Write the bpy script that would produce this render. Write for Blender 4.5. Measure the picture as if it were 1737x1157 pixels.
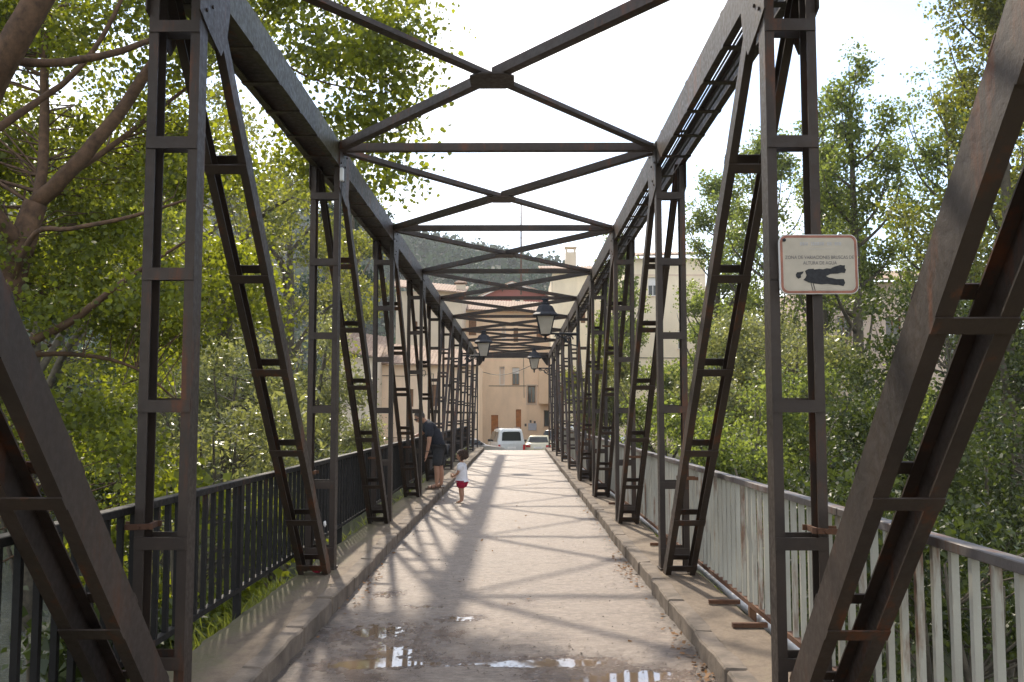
import bpy, bmesh, math, random
import numpy as np
from mathutils import Vector, Matrix, Quaternion

# ------------------------------------------------------------------ camera, sky, sun, exposure
for o in list(bpy.data.objects): bpy.data.objects.remove(o)
SC = bpy.context.scene
COL = SC.collection
F_PX, IW, IH = 1600.0, 1737.0, 1157.0
CAM = Vector((0.195, 0.0, 1.6))
PITCH, YAW = 0.077, 0.006
fwd = Vector((-math.sin(YAW)*math.cos(PITCH), math.cos(YAW)*math.cos(PITCH), math.sin(PITCH)))
rgt = Vector((math.cos(YAW), math.sin(YAW), 0.0))
upv = rgt.cross(fwd)
cam_d = bpy.data.cameras.new('camera'); cam = bpy.data.objects.new('camera', cam_d); COL.objects.link(cam)
cam_d.sensor_width = 36.0; cam_d.lens = 36.0*F_PX/IW; cam_d.clip_start = 0.05; cam_d.clip_end = 5000
cam.matrix_world = Matrix.Translation(CAM) @ Matrix((rgt, upv, -fwd)).transposed().to_4x4()
SC.camera = cam

SUNV = Vector((-0.305, 1.12, 1.0)).normalized()          # towards the sun
EL = math.asin(SUNV.z); AZ = math.atan2(SUNV.x, SUNV.y)
w = bpy.data.worlds.new('World'); SC.world = w; w.use_nodes = True
nt = w.node_tree; nt.nodes.clear()
def N(t, ty, **kw):
    n = t.nodes.new(ty)
    for k, v in kw.items(): setattr(n, k, v)
    return n
wo = N(nt, 'ShaderNodeOutputWorld'); wb = N(nt, 'ShaderNodeBackground'); wb.inputs[1].default_value = 0.143
sk = N(nt, 'ShaderNodeTexSky', sky_type='NISHITA'); sk.sun_disc = False
sk.sun_elevation = EL; sk.sun_rotation = AZ; sk.air_density = 1.0; sk.dust_density = .5; sk.ozone_density = 1.0; sk.altitude = 600
tc = N(nt, 'ShaderNodeTexCoord')
mp = N(nt, 'ShaderNodeMapping'); mp.inputs['Scale'].default_value = (1.0, 1.0, 3.2); mp.inputs['Location'].default_value = (0.35, 0.2, 0.0)
cn = N(nt, 'ShaderNodeTexNoise'); cn.inputs['Scale'].default_value = 1.7; cn.inputs['Detail'].default_value = 7; cn.inputs['Roughness'].default_value = .58
cr = N(nt, 'ShaderNodeValToRGB'); cr.color_ramp.elements[0].position = .44; cr.color_ramp.elements[1].position = .66
cmx = N(nt, 'ShaderNodeMixRGB'); cmx.inputs[2].default_value = (10.0, 9.3, 8.4, 1)
nt.links.new(tc.outputs['Generated'], mp.inputs[0]); nt.links.new(mp.outputs[0], cn.inputs['Vector'])
nt.links.new(cn.outputs[0], cr.inputs[0]); nt.links.new(cr.outputs[0], cmx.inputs[0]); nt.links.new(sk.outputs[0], cmx.inputs[1])
nt.links.new(cmx.outputs[0], wb.inputs[0]); nt.links.new(wb.outputs[0], wo.inputs[0])
sl = bpy.data.lights.new('sun', 'SUN'); sl.energy = 2.75; sl.angle = math.radians(1.6); sl.color = (1.0, .89, .74)
so = bpy.data.objects.new('sun', sl); COL.objects.link(so); so.rotation_euler = (-SUNV).to_track_quat('-Z', 'Y').to_euler(); so.location = SUNV*60
vs = SC.view_settings; vs.view_transform = 'Standard'; vs.look = 'None'; vs.exposure = 1.26; vs.gamma = 1.0; vs.use_curve_mapping = False
SC.render.engine = 'CYCLES'
cy = SC.cycles; cy.max_bounces = 8; cy.diffuse_bounces = 4; cy.glossy_bounces = 3; cy.transmission_bounces = 6; cy.transparent_max_bounces = 8
cy.use_denoising = True; cy.sample_clamp_indirect = 6.0; cy.caustics_reflective = False; cy.caustics_refractive = False

def at(px, py, Y):
    d = fwd + rgt*((px-868.5)/F_PX) + upv*((578.5-py)/F_PX)
    return CAM + d*((Y-CAM.y)/d.y)

# ------------------------------------------------------------------ helpers
RNG = np.random.default_rng(7); random.seed(7)
def tag(o, label=None, cat=None, group=None, kind=None):
    if label: o['label'] = label
    if cat: o['category'] = cat
    if group: o['group'] = group
    if kind: o['kind'] = kind
    return o
def empty(name, loc=(0,0,0), parent=None, rz=0.0):
    o = bpy.data.objects.new(name, None); COL.objects.link(o); o.location = loc; o.rotation_euler = (0,0,rz); o.empty_display_size = .2
    o.parent = parent
    return o
def obj(name, mesh, parent=None, loc=(0,0,0), rot=None):
    o = bpy.data.objects.new(name, mesh); COL.objects.link(o); o.location = loc
    if rot is not None: o.rotation_euler = rot
    o.parent = parent
    return o
class MB:
    def __init__(s): s.v = []; s.f = []; s.mi = []; s.cur = 0
    def add(s, vs_, fs):
        b = len(s.v); s.v += [tuple(v) for v in vs_]
        for f in fs: s.f.append(tuple(i+b for i in f)); s.mi.append(s.cur)
    def box(s, c, d, M=None):
        x, y, z = d[0]/2, d[1]/2, d[2]/2
        vs_ = [Vector((a*x, b*y, e*z)) for e in (-1,1) for b in (-1,1) for a in (-1,1)]
        if M is not None: vs_ = [M @ v for v in vs_]
        c = Vector(c)
        s.add([v+c for v in vs_], [(0,2,3,1),(4,5,7,6),(0,1,5,4),(2,6,7,3),(0,4,6,2),(1,3,7,5)])
        return s
    def span(s, a, b):
        a = Vector(a); b = Vector(b); return s.box((a+b)/2, (abs(b.x-a.x), abs(b.y-a.y), abs(b.z-a.z)))
    def ext(s, prof, p0, p1, side, up):
        """extrude a closed 2-D profile (u along side, v along up) from p0 to p1"""
        p0 = Vector(p0); p1 = Vector(p1); side = Vector(side); up = Vector(up); n = len(prof)
        vs_ = [p+side*u+up*v for p in (p0, p1) for u, v in prof]
        fs = [(i, (i+1) % n, n+(i+1) % n, n+i) for i in range(n)] + [tuple(range(n))[::-1], tuple(range(n, 2*n))]
        s.add(vs_, fs); return s
    def tube(s, pts, rad, n=6, cap=True):
        pts = [Vector(p) for p in pts]; rings = []
        if not hasattr(rad, '__len__'): rad = [rad]*len(pts)
        prev = None
        for i, p in enumerate(pts):
            t = (pts[min(i+1, len(pts)-1)]-pts[max(i-1, 0)])
            t = t.normalized() if t.length > 1e-9 else Vector((0,0,1))
            a = prev if prev is not None else (Vector((0,0,1)) if abs(t.z) < .9 else Vector((1,0,0)))
            u = (a - t*a.dot(t)); u = u.normalized() if u.length > 1e-6 else t.orthogonal().normalized()
            prev = u; v = t.cross(u)
            rings.append([p+(u*math.cos(2*math.pi*k/n)+v*math.sin(2*math.pi*k/n))*rad[i] for k in range(n)])
        b = len(s.v); s.v += [tuple(q) for r in rings for q in r]
        for i in range(len(pts)-1):
            for k in range(n):
                s.f.append((b+i*n+k, b+i*n+(k+1) % n, b+(i+1)*n+(k+1) % n, b+(i+1)*n+k)); s.mi.append(s.cur)
        if cap:
            s.f.append(tuple(b+k for k in range(n))[::-1]); s.mi.append(s.cur)
            s.f.append(tuple(b+(len(pts)-1)*n+k for k in range(n))); s.mi.append(s.cur)
        return s
    def lathe(s, prof, c, n=12, square=False):
        c = Vector(c); b = len(s.v)
        for r, z in prof:
            for k in range(n):
                a = 2*math.pi*(k+.5)/n; s.v.append((c.x+r*math.cos(a), c.y+r*math.sin(a), c.z+z))
        for i in range(len(prof)-1):
            for k in range(n):
                s.f.append((b+i*n+k, b+i*n+(k+1) % n, b+(i+1)*n+(k+1) % n, b+(i+1)*n+k)); s.mi.append(s.cur)
        s.f.append(tuple(b+k for k in range(n))[::-1]); s.mi.append(s.cur)
        s.f.append(tuple(b+(len(prof)-1)*n+k for k in range(n))); s.mi.append(s.cur)
        return s
    def poly(s, pts, thick, nrm):
        n = len(pts); pts = [Vector(p) for p in pts]; nrm = Vector(nrm)
        s.add([p+nrm*thick/2 for p in pts]+[p-nrm*thick/2 for p in pts],
              [tuple(range(n)), tuple(range(n, 2*n))[::-1]] + [(i, n+i, n+(i+1) % n, (i+1) % n) for i in range(n)])
        return s
    def mesh(s, name, mat, smooth=False, bevel=0.0):
        me = bpy.data.meshes.new(name); me.from_pydata(s.v, [], s.f)
        for m in (mat if isinstance(mat, (list, tuple)) else [mat]): me.materials.append(m)
        if isinstance(mat, (list, tuple)): me.polygons.foreach_set('material_index', s.mi)
        bm = bmesh.new(); bm.from_mesh(me); bmesh.ops.recalc_face_normals(bm, faces=bm.faces)
        if bevel > 0: bmesh.ops.bevel(bm, geom=list(bm.edges), offset=bevel, segments=1, affect='EDGES', profile=.5)
        bm.to_mesh(me); bm.free()
        if smooth: me.polygons.foreach_set('use_smooth', [True]*len(me.polygons))
        me.update(); return me
    def build(s, name, mat, parent=None, loc=(0,0,0), smooth=False, bevel=0.0, rot=None):
        return obj(name, s.mesh(name, mat, smooth, bevel), parent, loc, rot)
def np_mesh(name, V, Q, mat, smooth=False):
    me = bpy.data.meshes.new(name); V = np.asarray(V, np.float32); Q = np.asarray(Q, np.int32); k = Q.shape[1]
    me.vertices.add(len(V)); me.vertices.foreach_set('co', V.ravel())
    me.loops.add(Q.size); me.loops.foreach_set('vertex_index', Q.ravel())
    me.polygons.add(len(Q)); me.polygons.foreach_set('loop_start', np.arange(0, Q.size, k, dtype=np.int32))
    me.materials.append(mat)
    if smooth: me.polygons.foreach_set('use_smooth', np.ones(len(Q), bool))
    me.update(calc_edges=True); me.validate(); return me
def vnoise(P, freq, seed=0, octv=3):
    """cheap smooth pseudo-noise in about -1..1 from sums of sines"""
    P = np.asarray(P, float)*freq; r = np.random.default_rng(seed); out = 0; a = 1; tot = 0
    for o in range(octv):
        acc = 0
        for k in range(5):
            d = r.normal(size=P.shape[-1]); d /= np.linalg.norm(d)
            acc = acc + np.sin(P @ d*(2.1+r.random()*2.4)*(1.9**o) + r.random()*6.28)
        out = out + a*acc/2.6; tot += a; a *= .55
    return out/tot

# ------------------------------------------------------------------ materials
def mat_base(name):
    m = bpy.data.materials.new(name); m.use_nodes = True; t = m.node_tree
    return m, t, t.nodes['Principled BSDF'], t.nodes['Material Output']
def ramp(t, src, stops):
    r = N(t, 'ShaderNodeValToRGB'); e = r.color_ramp.elements
    while len(e) < len(stops): e.new(.5)
    for i, (p, c) in enumerate(stops): e[i].position = p; e[i].color = c if len(c) == 4 else (*c, 1)
    t.links.new(src, r.inputs[0]); return r.outputs[0]
def noise(t, scale, detail=4, rough=.55, coord='Object', sc=(1,1,1), dist=0):
    c = N(t, 'ShaderNodeTexCoord'); m = N(t, 'ShaderNodeMapping'); m.inputs['Scale'].default_value = sc
    n = N(t, 'ShaderNodeTexNoise'); n.inputs['Scale'].default_value = scale; n.inputs['Detail'].default_value = detail
    n.inputs['Roughness'].default_value = rough; n.inputs['Distortion'].default_value = dist
    if coord == 'World':
        g = N(t, 'ShaderNodeNewGeometry'); t.links.new(g.outputs['Position'], m.inputs[0])
    else: t.links.new(c.outputs[coord], m.inputs[0])
    t.links.new(m.outputs[0], n.inputs['Vector']); return n.outputs[0]
def mix(t, fac, a, b, mode='MIX'):
    x = N(t, 'ShaderNodeMixRGB', blend_type=mode)
    for i, v in ((0, fac), (1, a), (2, b)):
        if hasattr(v, 'links'): t.links.new(v, x.inputs[i])
        elif i == 0: x.inputs[0].default_value = v
        else: x.inputs[i].default_value = (*v, 1) if len(v) == 3 else v
    return x.outputs[0]
def bump(t, b, h, strength=.4, dist=.01):
    n = N(t, 'ShaderNodeBump'); n.inputs['Strength'].default_value = strength; n.inputs['Distance'].default_value = dist
    t.links.new(h, n.inputs['Height']); t.links.new(n.outputs[0], b.inputs['Normal']); return n
def simple(name, col, rough=.6, metal=0.0, var=.25, scale=6.0, bmp=.15, coord='Object', spec=.4):
    m, t, b, o = mat_base(name)
    n = noise(t, scale, 5, .6, coord)
    d = tuple(c*(1-var) for c in col); l = tuple(min(1, c*(1+var)) for c in col)
    t.links.new(ramp(t, n, [(.3, d), (.7, l)]), b.inputs['Base Color'])
    b.inputs['Roughness'].default_value = rough; b.inputs['Metallic'].default_value = metal; b.inputs['Specular IOR Level'].default_value = spec
    if bmp: bump(t, b, noise(t, scale*6, 4, .6, coord), bmp, .01)
    return m
M = {}
def steel_mat(name, paint, dark, rust, rust_amt, rough=.5, spec=.32):
    m, t, b, o = mat_base(name)
    a = noise(t, 2.3, 6, .62, 'World', (1, 1, .45)); f = noise(t, 26, 5, .65, 'World'); s = noise(t, 9, 5, .7, 'World', (1, 1, .12))
    c = ramp(t, a, [(.3, dark), (.62, paint)])
    c = mix(t, ramp(t, f, [(.62, (0,0,0)), (.78, (.5,.5,.5))]), c, tuple(p*1.5 for p in paint))
    rm = N(t, 'ShaderNodeMath', operation='MULTIPLY'); t.links.new(a, rm.inputs[0]); t.links.new(s, rm.inputs[1])
    rr = ramp(t, rm.outputs[0], [(.34-rust_amt, (0,0,0)), (.42-rust_amt, (.85,.85,.85))])
    rc = ramp(t, f, [(.3, tuple(x*.45 for x in rust)), (.7, rust)])
    t.links.new(mix(t, rr, c, rc), b.inputs['Base Color'])
    t.links.new(ramp(t, f, [(.3, (rough-.1,)*3), (.7, (rough+.2,)*3)]), b.inputs['Roughness'])
    b.inputs['Specular IOR Level'].default_value = spec
    bump(t, b, f, .35, .005); return m
M['steel'] = steel_mat('dark_brown_steel_paint', (.048,.033,.024), (.024,.0175,.0138), (.13,.046,.018), .045)
M['railblack'] = steel_mat('black_rail_paint', (.016,.0145,.0135), (.009,.0085,.008), (.12,.05,.025), 0.0, .6, .18)
M['railgrey'] = steel_mat('grey_green_rail_paint', (.40,.385,.325), (.28,.265,.22), (.19,.085,.04), .05)
M['railcap'] = steel_mat('worn_rail_cap', (.15,.13,.12), (.07,.062,.058), (.16,.075,.04), .05)
M['rust'] = steel_mat('rusty_iron', (.13,.062,.034), (.07,.034,.02), (.2,.095,.045), .10, .8)
M['greenish'] = steel_mat('green_reflection_steel_paint', (.06,.052,.022), (.032,.027,.014), (.10,.05,.02), .02)  # greenish reflection on the first left chord panels, put into the paint colour

# road: worn concrete-asphalt, damp towards the near end
m, t, b, o = mat_base('worn_road'); M['road'] = m
fine = noise(t, 60, 6, .7, 'World'); mid = noise(t, 6, 8, .72, 'World', (.55, 1, 1)); big = noise(t, .9, 5, .6, 'World', (1, .5, 1)); grit = noise(t, 220, 3, .6, 'World')
c = ramp(t, mid, [(.25, (.13,.094,.068)), (.5, (.262,.197,.147)), (.78, (.375,.296,.228))])
c = mix(t, ramp(t, big, [(.35, (0,0,0)), (.65, (.6,.6,.6))]), c, (.225,.169,.127))
c = mix(t, ramp(t, grit, [(.4, (0,0,0)), (.68, (.6,.6,.6))]), c, (.085,.07,.06))
m25 = noise(t, 24, 6, .75, 'World', (.6, 1, 1)); c = mix(t, ramp(t, m25, [(.45, (0,0,0)), (.62, (.75,.75,.75))]), c, (.36,.285,.218))
m12 = noise(t, 11, 7, .75, 'World', (.5, 1, 1)); c = mix(t, ramp(t, m12, [(.55, (0,0,0)), (.68, (.6,.6,.6))]), c, (.105,.078,.058))
spk = noise(t, 95, 3, .7, 'World'); c = mix(t, ramp(t, spk, [(.6, (0,0,0)), (.74, (.55,.55,.55))]), c, (.42,.37,.32))
g = N(t, 'ShaderNodeNewGeometry'); sp = N(t, 'ShaderNodeSeparateXYZ'); t.links.new(g.outputs['Position'], sp.inputs[0])
gx_ = N(t, 'ShaderNodeMath', operation='SUBTRACT'); t.links.new(sp.outputs[0], gx_.inputs[0]); gx_.inputs[1].default_value = .0565
ga = N(t, 'ShaderNodeMath', operation='ABSOLUTE'); t.links.new(gx_.outputs[0], ga.inputs[0])
gm = N(t, 'ShaderNodeMapRange'); gm.inputs[1].default_value = .98; gm.inputs[2].default_value = 1.34; gm.inputs[3].default_value = -.25; gm.inputs[4].default_value = .28; t.links.new(ga.outputs[0], gm.inputs[0])
gs = N(t, 'ShaderNodeMath', operation='ADD'); t.links.new(gm.outputs[0], gs.inputs[0]); t.links.new(noise(t, 7, 6, .7, 'World', (1, .5, 1)), gs.inputs[1])
c = mix(t, ramp(t, gs.outputs[0], [(.55, (0,0,0)), (.78, (.85,.85,.85))]), c, (.075,.056,.042))
cs = noise(t, 3.1, 8, .75, 'World', (.8, 1, 1), 1.2); c = mix(t, ramp(t, cs, [(.56, (0,0,0)), (.66, (.5,.5,.5))]), c, (.14,.108,.082))
wy = N(t, 'ShaderNodeMapRange'); wy.inputs[1].default_value = 12.5; wy.inputs[2].default_value = 5.8; wy.inputs[3].default_value = -.14; wy.inputs[4].default_value = .17; t.links.new(sp.outputs[1], wy.inputs[0])
wa = N(t, 'ShaderNodeMath', operation='ADD'); wn = noise(t, 1.6, 6, .62, 'World', (1, .6, 1)); t.links.new(wn, wa.inputs[0]); t.links.new(wy.outputs[0], wa.inputs[1])
# hollow = low in height -> dampest
hz = N(t, 'ShaderNodeMapRange'); hz.inputs[1].default_value = 0.0; hz.inputs[2].default_value = -.02; hz.inputs[3].default_value = 0; hz.inputs[4].default_value = .3; t.links.new(sp.outputs[2], hz.inputs[0])
wa2 = N(t, 'ShaderNodeMath', operation='ADD'); t.links.new(wa.outputs[0], wa2.inputs[0]); t.links.new(hz.outputs[0], wa2.inputs[1])
wet = ramp(t, wa2.outputs[0], [(.61, (0,0,0)), (.80, (1,1,1))])
t.links.new(mix(t, wet, c, mix(t, 1.0, c, (.60,.51,.45), 'MULTIPLY')), b.inputs['Base Color'])
t.links.new(ramp(t, wet, [(0, (.55,)*3), (1, (.2,)*3)]), b.inputs['Roughness'])
hh = N(t, 'ShaderNodeMath', operation='ADD'); t.links.new(fine, hh.inputs[0]); t.links.new(grit, hh.inputs[1])
h3 = N(t, 'ShaderNodeMath', operation='MULTIPLY_ADD'); t.links.new(noise(t, 17, 5, .7, 'World', (.7, 1, 1)), h3.inputs[0]); h3.inputs[1].default_value = 1.6; t.links.new(hh.outputs[0], h3.inputs[2])
bump(t, b, h3.outputs[0], .8, .012); b.inputs['Specular IOR Level'].default_value = .5

m, t, b, o = mat_base('worn_walkway_concrete'); M['conc'] = m
fine = noise(t, 45, 6, .7, 'World'); mid = noise(t, 4.2, 8, .72, 'World', (1, .7, 1))
c = ramp(t, mid, [(.28, (.065,.045,.027)), (.5, (.165,.12,.078)), (.75, (.27,.205,.14))])
c = mix(t, ramp(t, fine, [(.5, (0,0,0)), (.75, (.5,.5,.5))]), c, (.085,.068,.05))
g = N(t, 'ShaderNodeNewGeometry'); sp = N(t, 'ShaderNodeSeparateXYZ'); t.links.new(g.outputs['Position'], sp.inputs[0])
mx = N(t, 'ShaderNodeMapRange'); mx.inputs[1].default_value = -1.42; mx.inputs[2].default_value = -1.86; mx.inputs[3].default_value = -.08; mx.inputs[4].default_value = .22; t.links.new(sp.outputs[0], mx.inputs[0])
ma = N(t, 'ShaderNodeMath', operation='ADD'); t.links.new(mid, ma.inputs[0]); t.links.new(mx.outputs[0], ma.inputs[1])
c = mix(t, ramp(t, ma.outputs[0], [(.47, (0,0,0)), (.70, (.85,.85,.85))]), c, (.085,.078,.028))
t.links.new(c, b.inputs['Base Color']); b.inputs['Roughness'].default_value = .85
bump(t, b, fine, .8, .014)
m = simple('kerb_concrete', (.15,.118,.088), .88, 0, .45, 5, .6, 'World'); M['kerb'] = m

def leaf_mat(name, c1, c2, tr, rough=.4, tfac=.45, spec=.5):
    m, t, b, o = mat_base(name)
    g = N(t, 'ShaderNodeNewGeometry')
    col = ramp(t, g.outputs['Random Per Island'], [(0, c1), (.55, c2), (1, tuple(min(1, x*1.35) for x in c2))])
    t.links.new(col, b.inputs['Base Color']); b.inputs['Roughness'].default_value = rough; b.inputs['Specular IOR Level'].default_value = spec
    tl = N(t, 'ShaderNodeBsdfTranslucent'); t.links.new(mix(t, 1.0, col, tr, 'MULTIPLY'), tl.inputs[0])
    ms = N(t, 'ShaderNodeMixShader'); ms.inputs[0].default_value = tfac
    t.links.new(b.outputs[0], ms.inputs[1]); t.links.new(tl.outputs[0], ms.inputs[2]); t.links.new(ms.outputs[0], o.inputs[0]); return m
M['leaf_near'] = leaf_mat('poplar_leaf', (.046,.061,.0115), (.098,.12,.02), (3.6,3.2,1.05), .42, .5, .4)
M['leaf_mid'] = leaf_mat('soft_leaf', (.052,.066,.015), (.10,.112,.026), (3.2,2.9,1.2), .45, .45, .35)
M['leaf_willow'] = leaf_mat('willow_leaf', (.075,.088,.032), (.135,.145,.06), (2.5,2.4,1.5), .36, .42, .5)
M['leaf_aspen'] = leaf_mat('aspen_leaf', (.044,.062,.018), (.09,.112,.034), (3.3,3.2,1.6), .42, .5, .4)
M['leaf_dark'] = leaf_mat('dark_leaf', (.02,.03,.008), (.042,.055,.014), (2.4,2.4,1.2), .5, .3, .3)
M['leaf_far'] = leaf_mat('hill_leaf', (.016,.032,.018), (.032,.055,.028), (1.6,1.7,1.2), .7, .18, .1)
M['grass'] = leaf_mat('weed_leaf', (.04,.055,.012), (.08,.095,.02), (2.4,2.3,1.2), .5, .4)
M['bark'] = simple('bark', (.10,.058,.033), .9, 0, .5, 9, .7)
M['bark_pale'] = simple('pale_bark', (.09,.075,.052), .9, 0, .45, 6, .6)
M['ground'] = simple('bank_earth', (.045,.05,.022), .95, 0, .5, 1.2, .6, 'World')
M['gravel'] = simple('street_asphalt', (.2,.185,.165), .9, 0, .2, 2, .4, 'World')
def plaster(name, col, var=.12):
    m, t, b, o = mat_base(name); a = noise(t, .55, 6, .65, 'World', (1, 1, .6)); f = noise(t, 9, 6, .7, 'World'); st = noise(t, 2.2, 4, .6, 'World', (1, 1, .14))
    c = ramp(t, a, [(.3, tuple(x*(1-var) for x in col)), (.7, tuple(min(1, x*(1+var)) for x in col))])
    c = mix(t, ramp(t, st, [(.52, (0,0,0)), (.8, (.35,.35,.35))]), c, tuple(x*.72 for x in col))
    t.links.new(c, b.inputs['Base Color']); b.inputs['Roughness'].default_value = .92; bump(t, b, f, .35, .02); return m
M['peach'] = plaster('peach_plaster', (.88,.67,.47)); M['tan'] = plaster('tan_plaster', (.64,.55,.42)); M['cream'] = plaster('cream_plaster', (.82,.71,.52))
M['redwall'] = plaster('red_plaster', (.26,.095,.08)); M['pinkwall'] = plaster('pink_plaster', (.60,.47,.37)); M['trim'] = plaster('pale_trim', (.7,.56,.43))
m, t, b, o = mat_base('clay_tiles'); M['tile'] = m
n1 = noise(t, 7, 5, .7, 'World'); t.links.new(ramp(t, n1, [(.25, (.17,.095,.065)), (.5, (.32,.22,.155)), (.75, (.48,.38,.29))]), b.inputs['Base Color']); b.inputs['Roughness'].default_value = .9; bump(t, b, n1, .4, .03)
M['wood'] = simple('orange_brown_wood', (.45,.17,.04), .5, 0, .3, 3, .2); M['woodbrown'] = simple('brown_shutter', (.23,.115,.05), .6, 0, .3, 4, .2)
M['darkwood'] = simple('dark_timber', (.10,.06,.04), .8, 0, .3, 4, .3)
M['white'] = simple('white_paint', (.75,.74,.71), .5, 0, .08, 3, .05)
m, t, b, o = mat_base('window_glass'); M['glass'] = m; b.inputs['Base Color'].default_value = (.02,.025,.025,1); b.inputs['Roughness'].default_value = .06; b.inputs['Specular IOR Level'].default_value = .5
bump(t, b, noise(t, 2.0, 2, .5, 'World'), .05, .02)
def carpaint(name, col, metal=.0, rough=.25):
    m, t, b, o = mat_base(name); n1 = noise(t, 5, 4, .6)
    t.links.new(ramp(t, n1, [(.3, tuple(x*.9 for x in col)), (.7, col)]), b.inputs['Base Color']); b.inputs['Roughness'].default_value = rough; b.inputs['Metallic'].default_value = metal
    b.inputs['Coat Weight'].default_value = .6; return m
M['carwhite'] = carpaint('white_car_paint', (.60,.62,.60)); M['carcream'] = carpaint('pale_gold_car_paint', (.62,.58,.42), .2); M['cardark'] = carpaint('dark_car_paint', (.06,.045,.04))
M['carsilver'] = carpaint('silver_car_paint', (.5,.52,.54), .4); M['cargrey'] = carpaint('grey_beige_car_paint', (.36,.33,.29), .2); M['carblue'] = carpaint('blue_car_paint', (.12,.2,.32))
M['tyre'] = simple('tyre_rubber', (.02,.02,.02), .85, 0, .2, 8, .2); M['plastic'] = simple('black_plastic', (.03,.03,.03), .6, 0, .2, 8, .1)
m, t, b, o = mat_base('red_lens'); M['redlens'] = m; b.inputs['Base Color'].default_value = (.45,.02,.02,1); b.inputs['Roughness'].default_value = .15
M['rim'] = simple('wheel_rim', (.4,.4,.4), .35, .8, .1, 5, 0)
M['iron'] = simple('black_cast_iron', (.012,.014,.02), .6, 0, .3, 12, .2)
m, t, b, o = mat_base('frosted_lamp_glass'); M['frost'] = m; n1 = noise(t, 8, 4, .6); t.links.new(ramp(t, n1, [(.3, (.62,.58,.5)), (.7, (.8,.77,.7))]), b.inputs['Base Color']); b.inputs['Roughness'].default_value = .35
tl = N(t, 'ShaderNodeBsdfTranslucent'); tl.inputs[0].default_value = (.8,.76,.68,1); ms = N(t, 'ShaderNodeMixShader'); ms.inputs[0].default_value = .5
t.links.new(b.outputs[0], ms.inputs[1]); t.links.new(tl.outputs[0], ms.inputs[2]); t.links.new(ms.outputs[0], o.inputs[0])
m, t, b, o = mat_base('river_water'); M['water'] = m; b.inputs['Base Color'].default_value = (.10,.105,.085,1); b.inputs['Roughness'].default_value = .12
bump(t, b, noise(t, 3.5, 4, .6, 'World', (1, 1.6, 1)), .5, .06)
m, t, b, o = mat_base('puddle_water'); M['puddle'] = m; b.inputs['Base Color'].default_value = (.20,.14,.09,1); b.inputs['Roughness'].default_value = .03; b.inputs['Specular IOR Level'].default_value = .65
bump(t, b, noise(t, 12, 2, .5, 'World'), .04, .002)

# ------------------------------------------------------------------ terrain, river, street
def sst(a, b, x):
    t_ = np.clip((x-a)/(b-a), 0, 1); return t_*t_*(3-2*t_)
def street_z(y): return -.03 - 1.1*sst(42.0, 56, y)
def gz(x, y):
    x = np.asarray(x, float); y = np.asarray(y, float); P = np.stack([x, y], -1)
    near = -.25 - 3.3*sst(.6, 5, y)
    yc = 19-.55*np.clip(x, -30, 28); d = np.abs(y-yc)
    low = near - 1.5*(1-sst(7.0, 10.0, d))*sst(.6, 5, y) + .25*vnoise(P, .35, 3)*sst(2, 6, y)
    yf = np.maximum(33, yc+8.5)
    far = np.where(y > 40, street_z(y)-.10, -.14)
    far = far + .15*vnoise(P, .12, 5)*sst(18, 40, np.abs(x))
    z = low + (far-low)*sst(yf, yf+6.5, y)
    hx = np.interp(x, [-600, -300, -120, -50, -13, 17, 34, 110, 300, 700], [95, 84, 84, 83, 74, 67, 58, 30, 28, 50])
    z = z + hx*sst(115, 450, y)*(1+.05*vnoise(P, .012, 9)) + 22*sst(-45, -190, -(-x))*sst(45, 160, y)*(x < -45)
    return z
def axis(*segs):
    out = []
    for a, b_, n in segs: out += list(np.linspace(a, b_, n, endpoint=False))
    return np.array(out + [segs[-1][1]])
gx = axis((-2500, -320, 10), (-320, -60, 26), (-60, 60, 100), (60, 320, 26), (320, 2500, 10))
gy = axis((-600, -4, 8), (-4, 50, 72), (50, 120, 36), (120, 520, 44), (520, 2600, 12))
GX, GY = np.meshgrid(gx, gy); GZ = gz(GX.ravel(), GY.ravel())
def grid_faces(nx, ny):
    i = np.arange(nx-1); j = np.arange(ny-1); I, J = np.meshgrid(i, j); a = (J*nx+I).ravel()
    return np.stack([a, a+1, a+1+nx, a+nx], -1)
o = obj('ground', np_mesh('ground', np.stack([GX.ravel(), GY.ravel(), GZ], -1), grid_faces(len(gx), len(gy)), M['ground'], True)); tag(o, kind='structure')
o = MB(); xs = np.linspace(-60, 45, 30)
pts = [(x, 19-.55*max(-30, min(28, x))) for x in xs]; vv = []; ff = []
for i, (x, yc) in enumerate(pts):
    vv += [(x, yc-9.6, -4.45), (x, yc+9.6, -4.45)]
    if i: ff.append((2*i-2, 2*i, 2*i+1, 2*i-1))
o.add(vv, ff); o = o.build('river', M['water']); tag(o, kind='structure')
# street at the far bank
sx = np.linspace(-34, 34, 18); sy = np.concatenate([np.linspace(41.72, 60, 24), np.linspace(62, 84, 6)])
SX, SY = np.meshgrid(sx, sy)
SZ = street_z(SY) - np.where(np.abs(SX) > 3, .02, 0)
o = obj('street', np_mesh('street', np.stack([SX.ravel(), SY.ravel(), SZ.ravel()], -1), grid_faces(len(sx), len(sy)), M['gravel'], True)); tag(o, kind='structure')

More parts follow.
